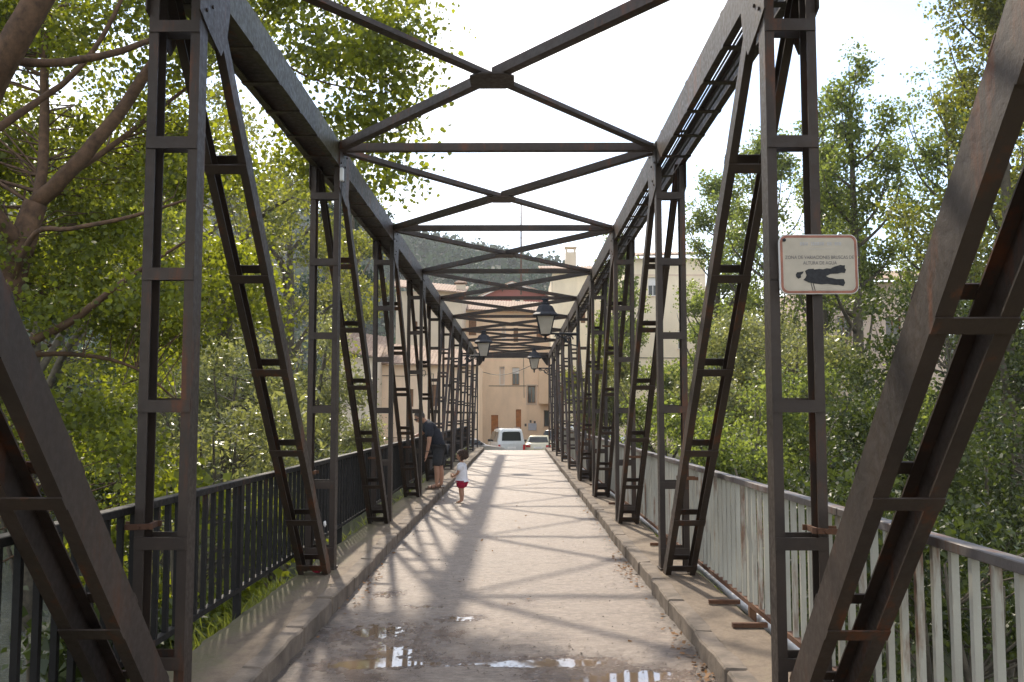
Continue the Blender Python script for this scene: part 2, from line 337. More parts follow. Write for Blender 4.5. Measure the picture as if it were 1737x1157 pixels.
# road deck with worn hollows
KL, KR, KH = -1.282, 1.395, .13
HOL = [(-.86, 7.15, .34, .42, .022), (-.62, 6.55, .30, .25, .020), (-.42, 6.25, .5, .12, .017), (.55, 6.32, .46, .15, .024), (.98, 6.0, .30, .16, .022), (.62, 5.85, .36, .18, .02),
       (-1.02, 8.6, .22, .22, .016), (-.55, 8.05, .28, .12, .016), (-.25, 7.6, .3, .14, .015), (-.9, 6.2, .25, .2, .018), (.2, 6.25, .25, .08, .018), (.95, 12.5, .12, .2, .012), (.55, 15.8, .2, .35, .012)]
def road_h(x, y):
    P = np.stack([x, y], -1); n = .0042*vnoise(P, 1.3, 21, 4) + .0024*vnoise(P, 9, 22, 3)
    a = 0
    for hx, hy, rx, ry, dp in HOL: a = a - dp*np.exp(-(((x-hx)/rx)**2+((y-hy)/ry)**2))
    rough = sst(-.003, -.014, -(-a))
    a = np.maximum(a, -.026)
    ragged = np.where(a < -.004, .006*vnoise(P, 14, 24, 3)+.004*vnoise(P, 40, 25, 2), 0)
    # ragged lip of a broken patch beyond the right-hand puddles
    lip = .012*sst(6.43, 6.49, y+.05*vnoise(P, 5, 26, 2))*sst(.0, .3, x)*(1-sst(6.5, 7.6, y))
    return n + a + ragged + lip
rx = np.linspace(KL-.02, KR+.02, 100); ry = axis((-14, 4.4, 30), (4.4, 10.5, 270), (10.5, 41.75, 260))
RX, RY = np.meshgrid(rx, ry); RZ = road_h(RX.ravel(), RY.ravel())
o = obj('road', np_mesh('road', np.stack([RX.ravel(), RY.ravel(), RZ], -1), grid_faces(len(rx), len(ry)), M['road'], True)); tag(o, kind='structure')
for hx, hy, ax, ay, dz in [(-.72, 6.8, 1.0, 1.1, -.0189), (.66, 6.1, .72, .42, -.0192), (-1.02, 8.6, .33, .33, -.0148), (-.45, 7.8, .55, .42, -.0146)]:
    mb = MB(); k = 18; ring = [(hx+max(-1.26-hx, min(1.37-hx, ax*math.cos(2*math.pi*i/k))), hy+ay*math.sin(2*math.pi*i/k), dz) for i in range(k)]
    mb.add(ring, [tuple(range(k))]); tag(mb.build('puddle', M['puddle']), kind='structure')
# slab below
o = MB().span((KL-.55, .4, -.4), (KR+.47, 41.7, -.05)).build('bridge_slab', M['conc']); tag(o, kind='structure')
for y0, y1, nm in ((-3.0, .4, 'abutment'), (41.7, 44, 'abutment')):
    o = MB().span((-2.6, y0, -6), (2.6, y1, -.12 if y0 < 0 else -.35)).build(nm, M['conc']); tag(o, kind='structure')
for y0 in (13.2, 29.3):
    o = MB().span((-2.0, y0-.5, -6), (2.0, y0+.5, -.4)).build('bridge_pier', M['conc']); tag(o, kind='structure')
# walkways: kerb stones + slab
for s, xe, xo in ((-1, KL, -1.845), (1, KR, 1.875)):
    xin = xe + s*.118
    wx = np.linspace(min(xin, xo), max(xin, xo), 10); wy_ = np.linspace(.45, 41.7, 420)
    WX, WY = np.meshgrid(wx, wy_); P2 = np.stack([WX.ravel(), WY.ravel()], -1)
    edge = np.isclose(WX, xo).ravel()
    P2[:, 0] += edge*(.018*vnoise(P2[:, ::-1]*[1, 0], 3.5, 31, 3)+.006)
    WZ = KH-.004 + .004*vnoise(P2, 2.2, 32, 4)
    V = np.concatenate([np.c_[P2, WZ]]); Q = grid_faces(len(wx), len(wy_))
    # outer side skirt
    e = np.where(edge)[0]; V = np.concatenate([V, np.c_[P2[e], np.full(len(e), -.3)]]); b0 = len(P2)
    k = np.arange(len(e)-1); Q = np.concatenate([Q, np.stack([e[:-1], e[1:], b0+k+1, b0+k], -1)])
    wk = obj('walkway', np_mesh('walkway', V, Q, M['conc'], True)); tag(wk, kind='structure')
    y = .45; i = 0
    rr = np.random.default_rng(40+s)
    while y < 41.6:
        L = min(.92+.16*rr.random(), 41.7-y)
        if L < .2: break
        mb = MB(); mb.box((0, 0, 0), (.135, L-.024, .36)); me = mb.mesh('kerb_stone', M['kerb'], False, .012)
        bm = bmesh.new(); bm.from_mesh(me); bmesh.ops.subdivide_edges(bm, edges=[e_ for e_ in bm.edges if e_.calc_length() > .5], cuts=7)
        for v in bm.verts:
            q = np.array([[v.co.x+7*i, v.co.y, v.co.z+s*3]]); n_ = float(vnoise(q, 5, 33, 3)[0]); v.co.x += .012*n_; v.co.z += .009*float(vnoise(q, 4, 34, 3)[0])
        bm.to_mesh(me); bm.free()
        obj('kerb_stone', me, wk, (xe+s*.0675+rr.normal()*.004, y+L/2, KH-.18+rr.normal()*.003), (0, rr.normal()*.008, rr.normal()*.003))
        y += L; i += 1

# ------------------------------------------------------------------ truss bridge
YA, PP = 5.08, 4.04
def ny(i): return YA+PP*i
I0, I1 = -1, 9
XI, XO = 1.545, 1.825           # inner / outer web planes
ZB, ZC, ZT = .13, 4.02, 4.255
tb = empty('truss_bridge', (0, 0, ZB)); tag(tb, 'dark brown painted steel truss bridge with laced posts and crossed overhead braces', 'bridge')
def chan(length, depth=.115, fl=.052, t_=.009, name='channel_leg'):
    """C channel along local z, web in the plane x=0 (facing -x), flanges towards +x"""
    d = depth/2
    prof = [(0,-d), (fl,-d), (fl,-d+t_), (t_,-d+t_), (t_,d-t_), (fl,d-t_), (fl,d), (0,d)]
    return MB().ext(prof, (0,0,0), (0,0,length), (1,0,0), (0,1,0)).mesh(name, M['steel'])
LP = ZC-ZB
leg_post = chan(LP, .125)
DY = PP-.24-.2; LD = math.hypot(DY, LP); DA = math.atan2(DY, LP)
leg_diag = chan(LD+.10, .12); leg_end = chan(LD+.10, .185, .06)
bat_w = XO-XI-.004
batten_me = MB().box((0,0,0), (bat_w, .008, .066)).mesh('batten', M['steel'])
foot_me = MB().box((0,0,0), (bat_w+.02, .20, .012)).mesh('base_plate', M['steel'])
bolt_me = MB().lathe([(.011,0), (.011,.007), (.006,.010)], (0,0,0), 6).mesh('bolt', M['steel'])
def local(o, z=ZB): pass
def Lc(x, y, z): return (x, y, z-ZB)
for s in (-1, 1):
    xm = s*(XI+XO)/2
    for i in range(I0, I1+1):
        y = ny(i)
        p = empty('post', Lc(xm, y, ZB), tb)
        obj('channel_leg', leg_post, p, (-s*(XO-XI)/2, 0, .0), (0, 0, 0 if s > 0 else math.pi))
        obj('channel_leg', leg_post, p, (s*(XO-XI)/2, 0, 0), (0, 0, math.pi if s > 0 else 0))
        for z in (.30, .92, 1.64, 2.35, 3.07, 3.72):
            for f in (-1, 1):
                if f > 0 and i > 5: continue
                obj('batten', batten_me, p, (0, f*.0667, z-ZB+(0.012 if f > 0 else 0)))
        obj('base_plate', foot_me, p, (0, 0, .006+.004))
    for i in range(I0, I1):
        fl = 1 if i < 4 else -1                       # diagonals fall towards mid-span
        if fl > 0: yt, yb = ny(i)+.22, ny(i+1)-.22
        else: yt, yb = ny(i+1)-.22, ny(i)+.22
        ang = math.atan2(yt-yb, LP)                   # tilt of the member about x
        d = empty('diagonal', Lc(xm, yb, ZB-.035), tb); d.rotation_euler = (-ang, 0, 0)
        xd = .003
        leg_d, hd_ = (leg_end, .0967) if i in (I0, I1-1) else (leg_diag, .0642)
        obj('channel_leg', leg_d, d, (-s*((XO-XI)/2-xd), 0, 0), (0, 0, 0 if s > 0 else math.pi))
        obj('channel_leg', leg_d, d, (s*((XO-XI)/2-xd), 0, 0), (0, 0, math.pi if s > 0 else 0))
        for zz in (.2, .82, 1.67, 2.53, 3.39, 4.25):
            for f in (-1, 1): obj('batten', batten_me, d, (0, f*hd_, zz), None)
    # chords
    for i in range(I0, I1):
        c = empty('top_chord', Lc(xm, ny(i), ZC), tb)
        L = PP-.004
        dh = (ZT-ZC)/2; prof = [(0,-dh), (.055,-dh), (.055,-dh+.01), (.01,-dh+.01), (.01,dh-.01), (.055,dh-.01), (.055,dh), (0,dh)]
        for q in (-1, 1):
            mb = MB().ext([(u*(1 if q < 0 else -1), v) for u, v in prof], (q*((XO-XI)/2-.002), 0, dh), (q*((XO-XI)/2-.002), L, dh), (1,0,0), (0,0,1)); mb.build('channel', M['greenish'] if s < 0 and i in (-1, 0) else M['steel'], c)
        for k in range(6):
            yy = .34+k*.66
            if abs(yy-PP/2) > 5: continue
            obj('batten', batten_me, c, (0, yy, -.006), (math.pi/2, 0, 0))
            if s < 0 or k % 2: obj('batten', batten_me, c, (0, yy+.02, ZT-ZC+.006), (math.pi/2, 0, 0))
        if s > 0:      # strips of cable running inside the right-hand chord
            for k, xx in enumerate((-.055, -.028, .012, .05)):
                MB().tube([(xx, 0, .02+.006*k), (xx+.004, L*.33, .03-.004*k), (xx-.003, L*.66, .02), (xx, L, .02+.006*k)], .0085, 5).build('cable', M['plastic'], c)
        else:
            MB().span((-.124, .0, .06), (.124, L, .066)).build('chord_plate', M['steel'], c)
        # bottom chord
        MB().span((xm-.11, ny(i)+.002, -.42-ZB), (xm+.11, ny(i+1)-.002, -.06-ZB)).build('bottom_chord', M['steel'], tb)
    # gussets
    for i in range(I0, I1+1):
        y = ny(i)
        g_ = 1 if i < 4 else (-1 if i > 4 else 0)
        if g_ == 0: pr = [(-.36,4.0), (-.36,4.245), (.36,4.245), (.36,4.0), (.30,3.82), (.20,3.74), (-.20,3.74), (-.30,3.82)]
        else: pr = [(-.10*g_,3.80), (-.11*g_,4.245), (.40*g_,4.245), (.42*g_,3.99), (.37*g_,3.80), (.27*g_,3.68), (.06*g_,3.74)]
        for xg in (XI-.006, XO+.006):
            gp = MB().poly([(0, a, z_-ZC) for a, z_ in pr], .009, (1,0,0)).build('gusset_plate', M['steel'], tb, Lc(s*xg, y, ZC))
            for a, z_ in [(-.05*(g_ or 1), 4.05), (.05, 4.18), (.16*(g_ or 1), 4.06), (.25*(g_ or 1), 4.18), (.10*(g_ or 1), 3.9), (0, 3.84)]:
                if xg < XO and i < 4: obj('bolt', bolt_me, gp, (-s*.0045, a, z_-ZC), (0, -s*math.pi/2, 0))
# overhead struts and crossed braces
Ls = [(-.04,-.038), (.04,-.038), (.04,-.028), (-.03,-.028), (-.03,.038), (-.04,.038)]
for i in range(I0, I1+1):
    y = ny(i); port = i in (I0, I1); xr = XI-.013
    if port:
        MB().span((-xr, y-.06, 4.05-ZB), (xr, y+.06, 4.29-ZB)).build('portal_beam', M['steel'], tb)
        for s in (-1, 1):
            MB().poly([(s*xr, y, 4.049-ZB), (s*(xr-.30), y, 4.049-ZB), (s*(xr-.08), y, 3.74-ZB), (s*xr, y, 3.7-ZB)], .02, (0,1,0)).build('knee_plate', M['steel'], tb)
    else: MB().ext(Ls, (-xr, y, 4.215-ZB), (xr, y, 4.215-ZB), (0,1,0), (0,0,1)).build('strut', M['steel'], tb)
    if i < I1:
        a = Vector((-xr, y+.07, 4.212-ZB)); b_ = Vector((xr, ny(i+1)-.07, 4.212-ZB)); c_ = Vector((xr, y+.07, 4.207-ZB)); d_ = Vector((-xr, ny(i+1)-.07, 4.207-ZB))
        for p0, p1 in ((a, b_), (c_, d_)):
            dr = (p1-p0).normalized(); sd = dr.cross(Vector((0,0,1)))
            if p0 is a: MB().ext(Ls, p0, p1, sd, (0,0,1)).build('brace', M['steel'], tb)
            else:
                mid_ = (p0+p1)/2
                for q0, q1 in ((p0, mid_-dr*.045), (mid_+dr*.045, p1)): MB().ext(Ls, q0, q1, sd, (0,0,1)).build('brace', M['steel'], tb)
        cx_, cy_ = 0, (y+ny(i+1))/2
        MB().poly([(cx_+u, cy_+v, 0) for u, v in [(-.17,-.1), (-.1,-.17), (.1,-.17), (.17,-.1), (.17,.1), (.1,.17), (-.1,.17), (-.17,.1)]], .012, (0,0,1)).build('centre_plate', M['steel'], tb, (0, 0, 4.163-ZB))
for s in (-1, 1): pass

# ------------------------------------------------------------------ railings
def railing(s, xr, mat, cap, htop, hbot, label, label_group=None):
    r = empty('railing', (xr, 0, KH)); tag(r, label, 'railing')
    y0, y1 = .5, 41.7
    for i in range(I0, I1):
        a, b_ = max(y0, ny(i)), ny(i+1)
        MB().box((0, (a+b_)/2, htop-.02-KH), (.07, b_-a-.006, .042)).build('top_rail', cap, r, bevel=.004)
        MB().box((0, (a+b_)/2, hbot-KH), (.045, b_-a-.006, .035)).build('bottom_rail', mat if s < 0 else M['rust'], r)
    hb = htop-.041-hbot-.0175
    bal = MB().box((0,0,0), (.03, .03, hb)).mesh('baluster', mat)
    wide = MB().box((0,0,0), (.05, .05, hb+.0)).mesh('rail_post', mat); ft = MB().box((0,0,0), (.05, .05, hbot-.0175+.12)).mesh('rail_foot', M['rust'] if s > 0 else mat)
    clamp = MB().box((0,0,0), (.012, .16, .03)).mesh('clamp', M['rust'])
    posts = [ny(i)+PP/2 for i in range(I0, I1)]
    step = .168; y = .62; rr = np.random.default_rng(50+s)
    while y < y1-.1:
        if min(abs(y-p) for p in posts) > .06:
            obj('baluster', bal, r, (0, y, hbot+.0175+hb/2-KH), (0, 0, rr.normal()*.02))
        y += step
    for p in posts:
        obj('rail_post', wide, r, (0, p, hbot+.0175+hb/2-KH)); obj('rail_foot', ft, r, (0, p, (hbot-.0175-.12)/2-KH+.0))
    for i in range(I0, I1+1):       # rusty straps tying the rail to the truss posts
        mb = MB(); yy = ny(i); x0 = -s*(abs(xr)-XO-.0)
        for f in (-1, 1): mb.box((x0*.5-s*.03, f*.074, 0), (abs(x0)+.13, .012, .03))
        mb.box((x0-s*.07, 0, 0), (.012, .16, .03)); mb.tube([(x0-s*.02, -.10, 0), (x0-s*.02, -.074, 0)], .012, 6)
        if i >= 0: mb.build('strap', M['rust'], r, (0, yy, htop-.10-KH+rr.normal()*.02), rot=(0, s*.06*rr.random(), .05*rr.normal()))
    return r
railing(-1, -1.885, M['railblack'], M['railblack'], 1.11, .30, 'black painted railing of upright flat bars by the shaded truss')
rr_ = railing(1, 1.925, M['railgrey'], M['railcap'], 1.10, .20, 'flaking grey green railing with rusty feet and brown cap rail')
# bracket stubs lying across the right walkway and a white pipe outside it
for i in range(I0, I1):
    for k, dy in enumerate((.35, -.45)):
        if (i*2+k) % 3 == 2: continue
        MB().box((-.13, 0, 0), (.24, .04, .03)).build('bracket_stub', M['rust'], rr_, (0, ny(i)+PP/2+dy, .018), rot=(0, 0, .08*random.random()-.04))
o = MB().tube([(2.02+.01*math.sin(k*1.7), .5+k*1.03, .07+.006*math.sin(k*2.3)) for k in range(41)], .045, 10).build('drain_pipe', M['white'], smooth=True)
tag(o, 'white plastic pipe running low outside the flaking grey railing', 'pipe')

# ------------------------------------------------------------------ buildings
def tile_roof(name, a, b_, c, d, parent, mat=None, pitch=.24, amp=.045, thick=.07):
    """corrugated clay-tile slope: a-b along the eave, d-c along the ridge (local coordinates)"""
    a, b_, c, d = map(Vector, (a, b_, c, d)); n = max(2, int((b_-a).length/pitch)); nu = n*4+1; nv = 7
    nr = (b_-a).cross(d-a).normalized(); nr = nr if nr.z > 0 else -nr
    V = []
    for j in range(nv):
        for i in range(nu):
            u = i/(nu-1); v = j/(nv-1); p = (a*(1-u)+b_*u)*(1-v)+(d*(1-u)+c*u)*v
            V.append(p + nr*(amp*abs(math.sin(math.pi*u*n))+.012*((j % 2)-.5)+thick))
    k = len(V); V += [a, b_, c, d]
    Q = [tuple(r) for r in grid_faces(nu, nv)]
    mb = MB(); mb.add(V, Q + [(k, k+3, k+2, k+1)]); 
    mb.add([a, b_, b_+nr*thick, a+nr*thick], [(0,1,2,3)]); mb.add([a, d, d+nr*thick, a+nr*thick], [(0,1,2,3)]); mb.add([b_, c, c+nr*thick, b_+nr*thick], [(0,1,2,3)])
    me = bpy.data.meshes.new(name); me.from_pydata([tuple(v) for v in mb.v], [], mb.f); me.materials.append(mat or M['tile']); me.update()
    return obj(name, me, parent)
def house(name, label, Y, px0, px1, pytop, depth, wall, ops, zbase=-1.25, group=None):
    A = at(px0, pytop, Y); B = at(px1, pytop, Y); x0, x1, z1 = A.x, B.x, (A.z+B.z)/2
    cx_ = (x0+x1)/2; r = empty(name, (cx_, Y, zbase)); tag(r, label, 'house', group)
    loc = lambda x, y, z: (x-cx_, y-Y, z-zbase)
    rects = []
    for op in ops:
        p = at(op[1], op[2], Y); q = at(op[3], op[4], Y); rects.append((op[0], p.x, max(q.z, zbase+.02), q.x, p.z))
    xs_ = sorted({x0, x1, *[r_[1] for r_ in rects], *[r_[3] for r_ in rects]}); zs = sorted({zbase, z1, *[r_[2] for r_ in rects], *[r_[4] for r_ in rects]})
    mb = MB()
    for i in range(len(xs_)-1):
        for j in range(len(zs)-1):
            xm, zm = (xs_[i]+xs_[i+1])/2, (zs[j]+zs[j+1])/2
            if any(r_[1] < xm < r_[3] and r_[2] < zm < r_[4] for r_ in rects): continue
            mb.add([loc(xs_[i], Y, zs[j]), loc(xs_[i+1], Y, zs[j]), loc(xs_[i+1], Y, zs[j+1]), loc(xs_[i], Y, zs[j+1])], [(0,1,2,3)])
    R_ = .28
    for k, xa, za, xb, zb in rects:
        mb.add([loc(xa,Y,za), loc(xa,Y+R_,za), loc(xa,Y+R_,zb), loc(xa,Y,zb)], [(0,1,2,3)]); mb.add([loc(xb,Y,za), loc(xb,Y+R_,za), loc(xb,Y+R_,zb), loc(xb,Y,zb)], [(0,1,2,3)])
        mb.add([loc(xa,Y,zb), loc(xb,Y,zb), loc(xb,Y+R_,zb), loc(xa,Y+R_,zb)], [(0,1,2,3)]); mb.add([loc(xa,Y,za), loc(xb,Y,za), loc(xb,Y+R_,za), loc(xa,Y+R_,za)], [(0,1,2,3)])
    # sides, back, top
    for q in ([(x0,Y,zbase),(x0,Y+depth,zbase),(x0,Y+depth,z1),(x0,Y,z1)], [(x1,Y,zbase),(x1,Y+depth,zbase),(x1,Y+depth,z1),(x1,Y,z1)],
              [(x0,Y+depth,zbase),(x1,Y+depth,zbase),(x1,Y+depth,z1),(x0,Y+depth,z1)], [(x0,Y,z1),(x1,Y,z1),(x1,Y+depth,z1),(x0,Y+depth,z1)]):
        mb.add([loc(*p) for p in q], [(0,1,2,3)])
    me = bpy.data.meshes.new('wall'); me.from_pydata(mb.v, [], mb.f); me.materials.append(wall); me.update(); obj('wall', me, r)
    for k, xa, za, xb, zb in rects:
        w_, h_ = xb-xa, zb-za; cc = ((xa+xb)/2-cx_, .2, (za+zb)/2-zbase)
        if k == 'door':
            dmesh = MB(); dmesh.box((0,0,0), (w_-.004, .06, h_-.004))
            for q in (-.24, .24):
                for zz in (-.25, .22): dmesh.box((q*w_, -.035, zz*h_), (w_*.32, .02, h_*.36))
            dr = dmesh.build('door', M['wood'], r, cc); MB().box((w_*.38, -.06, -.02), (.03, .05, .12)).build('handle', M['iron'], dr)
        elif k == 'shutter':
            sm = MB(); sm.box((0,0,0), (w_-.004, .05, h_-.004)); n_ = 10
            for q in range(n_): sm.box((0, -.03, (q+.5)/n_*h_*.94-h_*.47), (w_*.84, .02, h_*.94/n_*.6))
            sh = sm.build('shutter', M['woodbrown'], r, cc)
        else:
            fm = MB(); t_ = .06
            for q in (-1, 1): fm.box((q*(w_/2-t_/2-.002), 0, 0), (t_, .06, h_-.004)); fm.box((0, 0, q*(h_/2-t_/2-.003)), (w_-2*t_-.01, .055, t_))
            if w_ > .55: fm.box((0, .004, 0), (.05, .05, h_-2*t_-.01))
            fr = fm.build('window', M['white'] if k in ('blind', 'curtain') else M['woodbrown'], r, cc)
            MB().box((0, .02, 0), (w_-.1, .01, h_-.1)).build('pane', M['glass'] if k != 'curtain' else M['trim'], fr)
            if k == 'blind': MB().box((0, -.04, h_*.28), (w_-.02, .02, h_*.43)).build('roller_blind', M['white'], fr)
            if k == 'half': MB().box((0, -.05, h_*.32), (w_-.02, .02, h_*.33)).build('roller_blind', M['white'], fr)
            MB().box((0, -.22, -h_/2-.03), (w_+.16, .14, .05)).build('sill', M['trim'], fr)
    return r, loc, x0, x1, z1

GH = -1.25
r, loc, x0, x1, z1 = house('village_house', 'peach plastered village house facing the bridge end with orange wooden doors', 80, 786, 938, 527, 9, M['peach'],
    [('curtain', 847.4, 622, 855.7, 653.3), ('half', 869, 623.4, 881, 653.3), ('win', 895, 655, 908.4, 684), ('door', 833, 704, 845, 756), ('door', 875, 694.5, 884, 756),
     ('win', 922.5, 696, 932, 724), ('shutter', 795, 539.5, 808, 569), ('curtain', 851, 553, 858, 575), ('shutter', 871, 556, 879, 580), ('shutter', 910, 553, 920, 580)])
tile_roof('roof', (x0-(x0+x1)/2-.5, -.6, z1-GH), (x1-(x0+x1)/2+.4, -.6, z1-GH-.25), (x1-(x0+x1)/2+.4, 5, z1-GH+1.2), (x0-(x0+x1)/2-.5, 5, z1-GH+1.5), r)
cxh = (x0+x1)/2
pa, pb = at(914, 616, 79.2), at(934, 685, 79.2); MB().span((pa.x-cxh, -.85, pb.z-GH), (pb.x-cxh, -.004, pa.z-GH+1.9)).build('bay', M['peach'], r)
pa, pb = at(892.5, 652, 80), at(911, 687, 80)
mb = MB()
for q in (0, 1): mb.span((pa.x-cxh+q*(pb.x-pa.x-.1), -.03, pb.z-GH), (pa.x-cxh+q*(pb.x-pa.x-.1)+.1, -.003, pa.z-GH))
mb.span((pa.x-cxh+.1, -.03, pa.z-GH-.1), (pb.x-cxh-.1, -.003, pa.z-GH)); mb.span((pa.x-cxh+.1, -.03, pb.z-GH), (pb.x-cxh-.1, -.003, pb.z-GH+.1)); mb.build('window_surround', M['trim'], r)
mb = MB(); pa = at(829, 654, 80); pb = at(913, 654, 80); mb.span((pa.x-cxh, -.02, pa.z-GH-.06), (pb.x-cxh, -.004, pa.z-GH-.01)); 
pa = at(888, 600, 80); pb = at(889, 675, 80); mb.tube([(pa.x-cxh, -.02, pa.z-GH), (pb.x-cxh, -.02, pb.z-GH)], .02, 5)
mb.build('wall_cable', M['plastic'], r)
pa, pb = at(896, 718, 80), at(910, 730, 80)
ub = MB().span((0, -.09, 0), (pb.x-pa.x, -.004, pa.z-pb.z)).build('meter_box', simple('meter_box_grey', (.42,.45,.52), .5, 0, .1), r, (pa.x-cxh, 0, pb.z-GH)); MB().span((.04, -.10, .03), (pb.x-pa.x-.04, -.092, pa.z-pb.z-.03)).build('lid', simple('meter_lid_grey', (.48,.51,.58), .5, 0, .1), ub)
for px, py in ((891.5, 721), (900, 715), (907, 716.5)):
    p = at(px, py, 80); MB().box((p.x-cxh, -.02, p.z-GH), (.16, .02, .22)).build('plaque', M['railcap'], r)
# long low house on the left
r, loc, x0, x1, z1 = house('low_house', 'long low peach house with sagging clay tile roof left of the bridge', 62, 638, 812, 619, 7, M['peach'],
    [('shutter', 731, 652.5, 742.5, 689), ('shutter', 693, 660, 701, 690)])
w2 = (x1-x0)/2
tile_roof('roof', (-w2-.3, -.5, z1-GH+.05), (w2, -.5, z1-GH-.12), (w2, 4.2, z1-GH+1.1), (-w2-.3, 4.2, z1-GH+1.7), r)
pa = at(634, 637, 62); pb = at(735, 634, 62); cxh = (x0+x1)/2
MB().tube([(pa.x-cxh+.2, -.03, pa.z-GH), ((pa.x+pb.x)/2-cxh, -.03, pa.z-GH-.05), (pb.x-cxh, -.03, pb.z-GH), (pb.x-cxh, -.03, pb.z-GH-3.6)], .022, 5).build('wall_cable', M['plastic'], r)
p = at(719, 633, 62); MB().tube([(p.x-cxh+.12*math.cos(a*.7), -.04, p.z-GH+.2*math.sin(a*.7)) for a in range(10)], .02, 5).build('cable_coil', M['plastic'], r)
r, loc, x0, x1, z1 = house('stone_shed', 'shaded tan shed whose clay roof meets the long low house', 60, 578, 641, 607, 8, M['tan'], [])
w2 = (x1-x0)/2
tile_roof('roof', (-w2-.4, -.5, z1-GH+.5), (w2+.2, -.5, z1-GH-.1), (w2+.2, 4.5, z1-GH+1.6), (-w2-.4, 4.5, z1-GH+2.0), r)
r, loc, x0, x1, z1 = house('tall_house', 'tall dull tan house rising behind the long low house', 74, 672, 784, 494, 9, M['tan'], [('shutter', 752, 520, 760, 542), ('shutter', 700, 545, 708, 568)])
w2 = (x1-x0)/2
tile_roof('roof', (-w2-.5, -.6, z1-GH+.3), (w2+.3, -.6, z1-GH-.25), (w2+.3, 4.5, z1-GH+.9), (-w2-.5, 4.5, z1-GH+1.5), r)
p = at(782, 494, 75.5); ch = MB().box((0,0,0), (.75, .7, 1.0)).build('chimney', M['tan'], r, (p.x-(x0+x1)/2, 1.5, p.z-GH+.0))
MB().add([], []) if False else None
mb = MB(); mb.lathe([(.72,.0), (.70,.05), (.05,.36)], (0,0,.62), 4); [mb.box((a*.3, b_*.28, .555), (.1, .1, .11)) for a in (-1,1) for b_ in (-1,1)]; mb.build('chimney_cap', M['tile'], ch)
# red house with timbered gable
Y = 98; pl, pr_, pk = at(812, 506, Y), at(944, 506, Y), at(868, 481, Y); cxh = (pl.x+pr_.x)/2
r = empty('gabled_house', (cxh, Y, GH)); tag(r, 'dark red house with timbered gable rising behind the peach house', 'house')
mb = MB(); prof = [(pl.x-cxh, 0), (pr_.x-cxh, 0), (pr_.x-cxh, pr_.z-GH), (pk.x-cxh, pk.z-GH), (pl.x-cxh, pl.z-GH)]
mb.ext(prof, (0,0,0), (0,9,0), (1,0,0), (0,0,1)); mb.build('wall', M['redwall'], r)
L_, K_, R2 = Vector((pl.x-cxh-.6, -.7, pl.z-GH-.2)), Vector((pk.x-cxh, -.7, pk.z-GH+.08)), Vector((pr_.x-cxh+.5, -.7, pr_.z-GH-.12)); dv = Vector((0, 10, 0))
tile_roof('roof', L_, L_+dv, K_+dv, K_, r); tile_roof('roof', R2, R2+dv, K_+dv, K_, r)
for a, b_ in ((.15, .0), (.38, .0), (.62, 0), (.85, 0)):
    bp = L_.lerp(K_, a*2) if a < .5 else K_.lerp(R2, a*2-1); MB().tube([bp+Vector((0,.3,-.1)), Vector((bp.x, .68, bp.z-.95))], .07, 5).build('timber', M['darkwood'], r)
MB().tube([L_+Vector((0,.1,-.06)), K_+Vector((0,.1,-.06)), R2+Vector((0,.1,-.06))], .09, 5).build('barge_board', M['white'], r)
p = at(878, 511, Y); fr = MB().box((p.x-cxh, -.03, p.z-GH), (1.2, .05, .9)).build('window', M['tan'], r); MB().box((p.x-cxh, -.06, p.z-GH), (.5, .03, .7)).build('pane', M['glass'], fr)
p0, p1 = at(884, 345, 97), at(884, 500, 97)
o = MB().tube([(0, 0, 0), (0, 0, p0.z-p1.z)], [.11, .07], 6).box((0, 0, (p0.z-p1.z)*.62), (.5, .04, .04)).build('antenna_mast', M['darkwood'], None, (p1.x, 97.0, p1.z)); tag(o, 'tall thin dark mast standing up from the red gabled house', 'mast')
# cream houses on the right
r, loc, x0, x1, z1 = house('corner_house', 'cream corner house with stone chimney and deep timber eaves', 72, 937, 1066, 464, 9, M['cream'], [('shutter', 985, 520, 993, 548), ('shutter', 1012, 610, 1021, 640)])
w2 = (x1-x0)/2
tile_roof('roof', (-w2-1.0, -.7, z1-GH+.25), (w2+.3, -.7, z1-GH+.1), (w2+.3, 4.5, z1-GH+1.2), (-w2-1.0, 4.5, z1-GH+1.2), r)
for k in range(9): MB().box((-w2-.8+k*.75, -.35, z1-GH+.12), (.12, .62, .14)).build('rafter_end', M['darkwood'], r)
p = at(968, 462, 73.5); ch = MB().span((-.42, -.35, -.6), (.42, .35, 1.55)).build('chimney', M['tan'], r, (p.x-(x0+x1)/2, 1.5, p.z-GH))
mb = MB(); [mb.box((a*.32, b_*.25, 1.72), (.14, .14, .34)) for a in (-1,1) for b_ in (-1,1)]; mb.box((0,0,1.94), (.95, .82, .1)); mb.build('chimney_cap', M['tan'], ch)
r, loc, x0, x1, z1 = house('tall_cream_house', 'tall cream house half hidden by trees on the far right bank', 60, 1062, 1196, 438, 9, M['cream'], [('blind', 1099, 470, 1117, 502), ('blind', 1150, 560, 1164, 592)])
w2 = (x1-x0)/2
tile_roof('roof', (-w2-.4, -.6, z1-GH), (w2+.4, -.6, z1-GH+.15), (w2+.4, 4.5, z1-GH+1.1), (-w2-.4, 4.5, z1-GH+1.0), r)
pa = at(1062, 468, 60); MB().span((-w2-.001+.02, -.03, pa.z-GH), (w2-.02, -.003, pa.z-GH+.1)).build('string_course', M['trim'], r)
pa = at(1062, 607, 60); MB().tube([(-w2+.02, -.03, pa.z-GH), (w2, -.03, pa.z-GH-.02)], .02, 5).build('wall_cable', M['plastic'], r)
r, loc, x0, x1, z1 = house('bank_house', 'pinkish house behind the poplars with one dark window', 50, 1385, 1600, 478, 8, M['pinkwall'], [('win', 1502, 536, 1530, 578), ('win', 1420, 536, 1446, 578)])
w2 = (x1-x0)/2
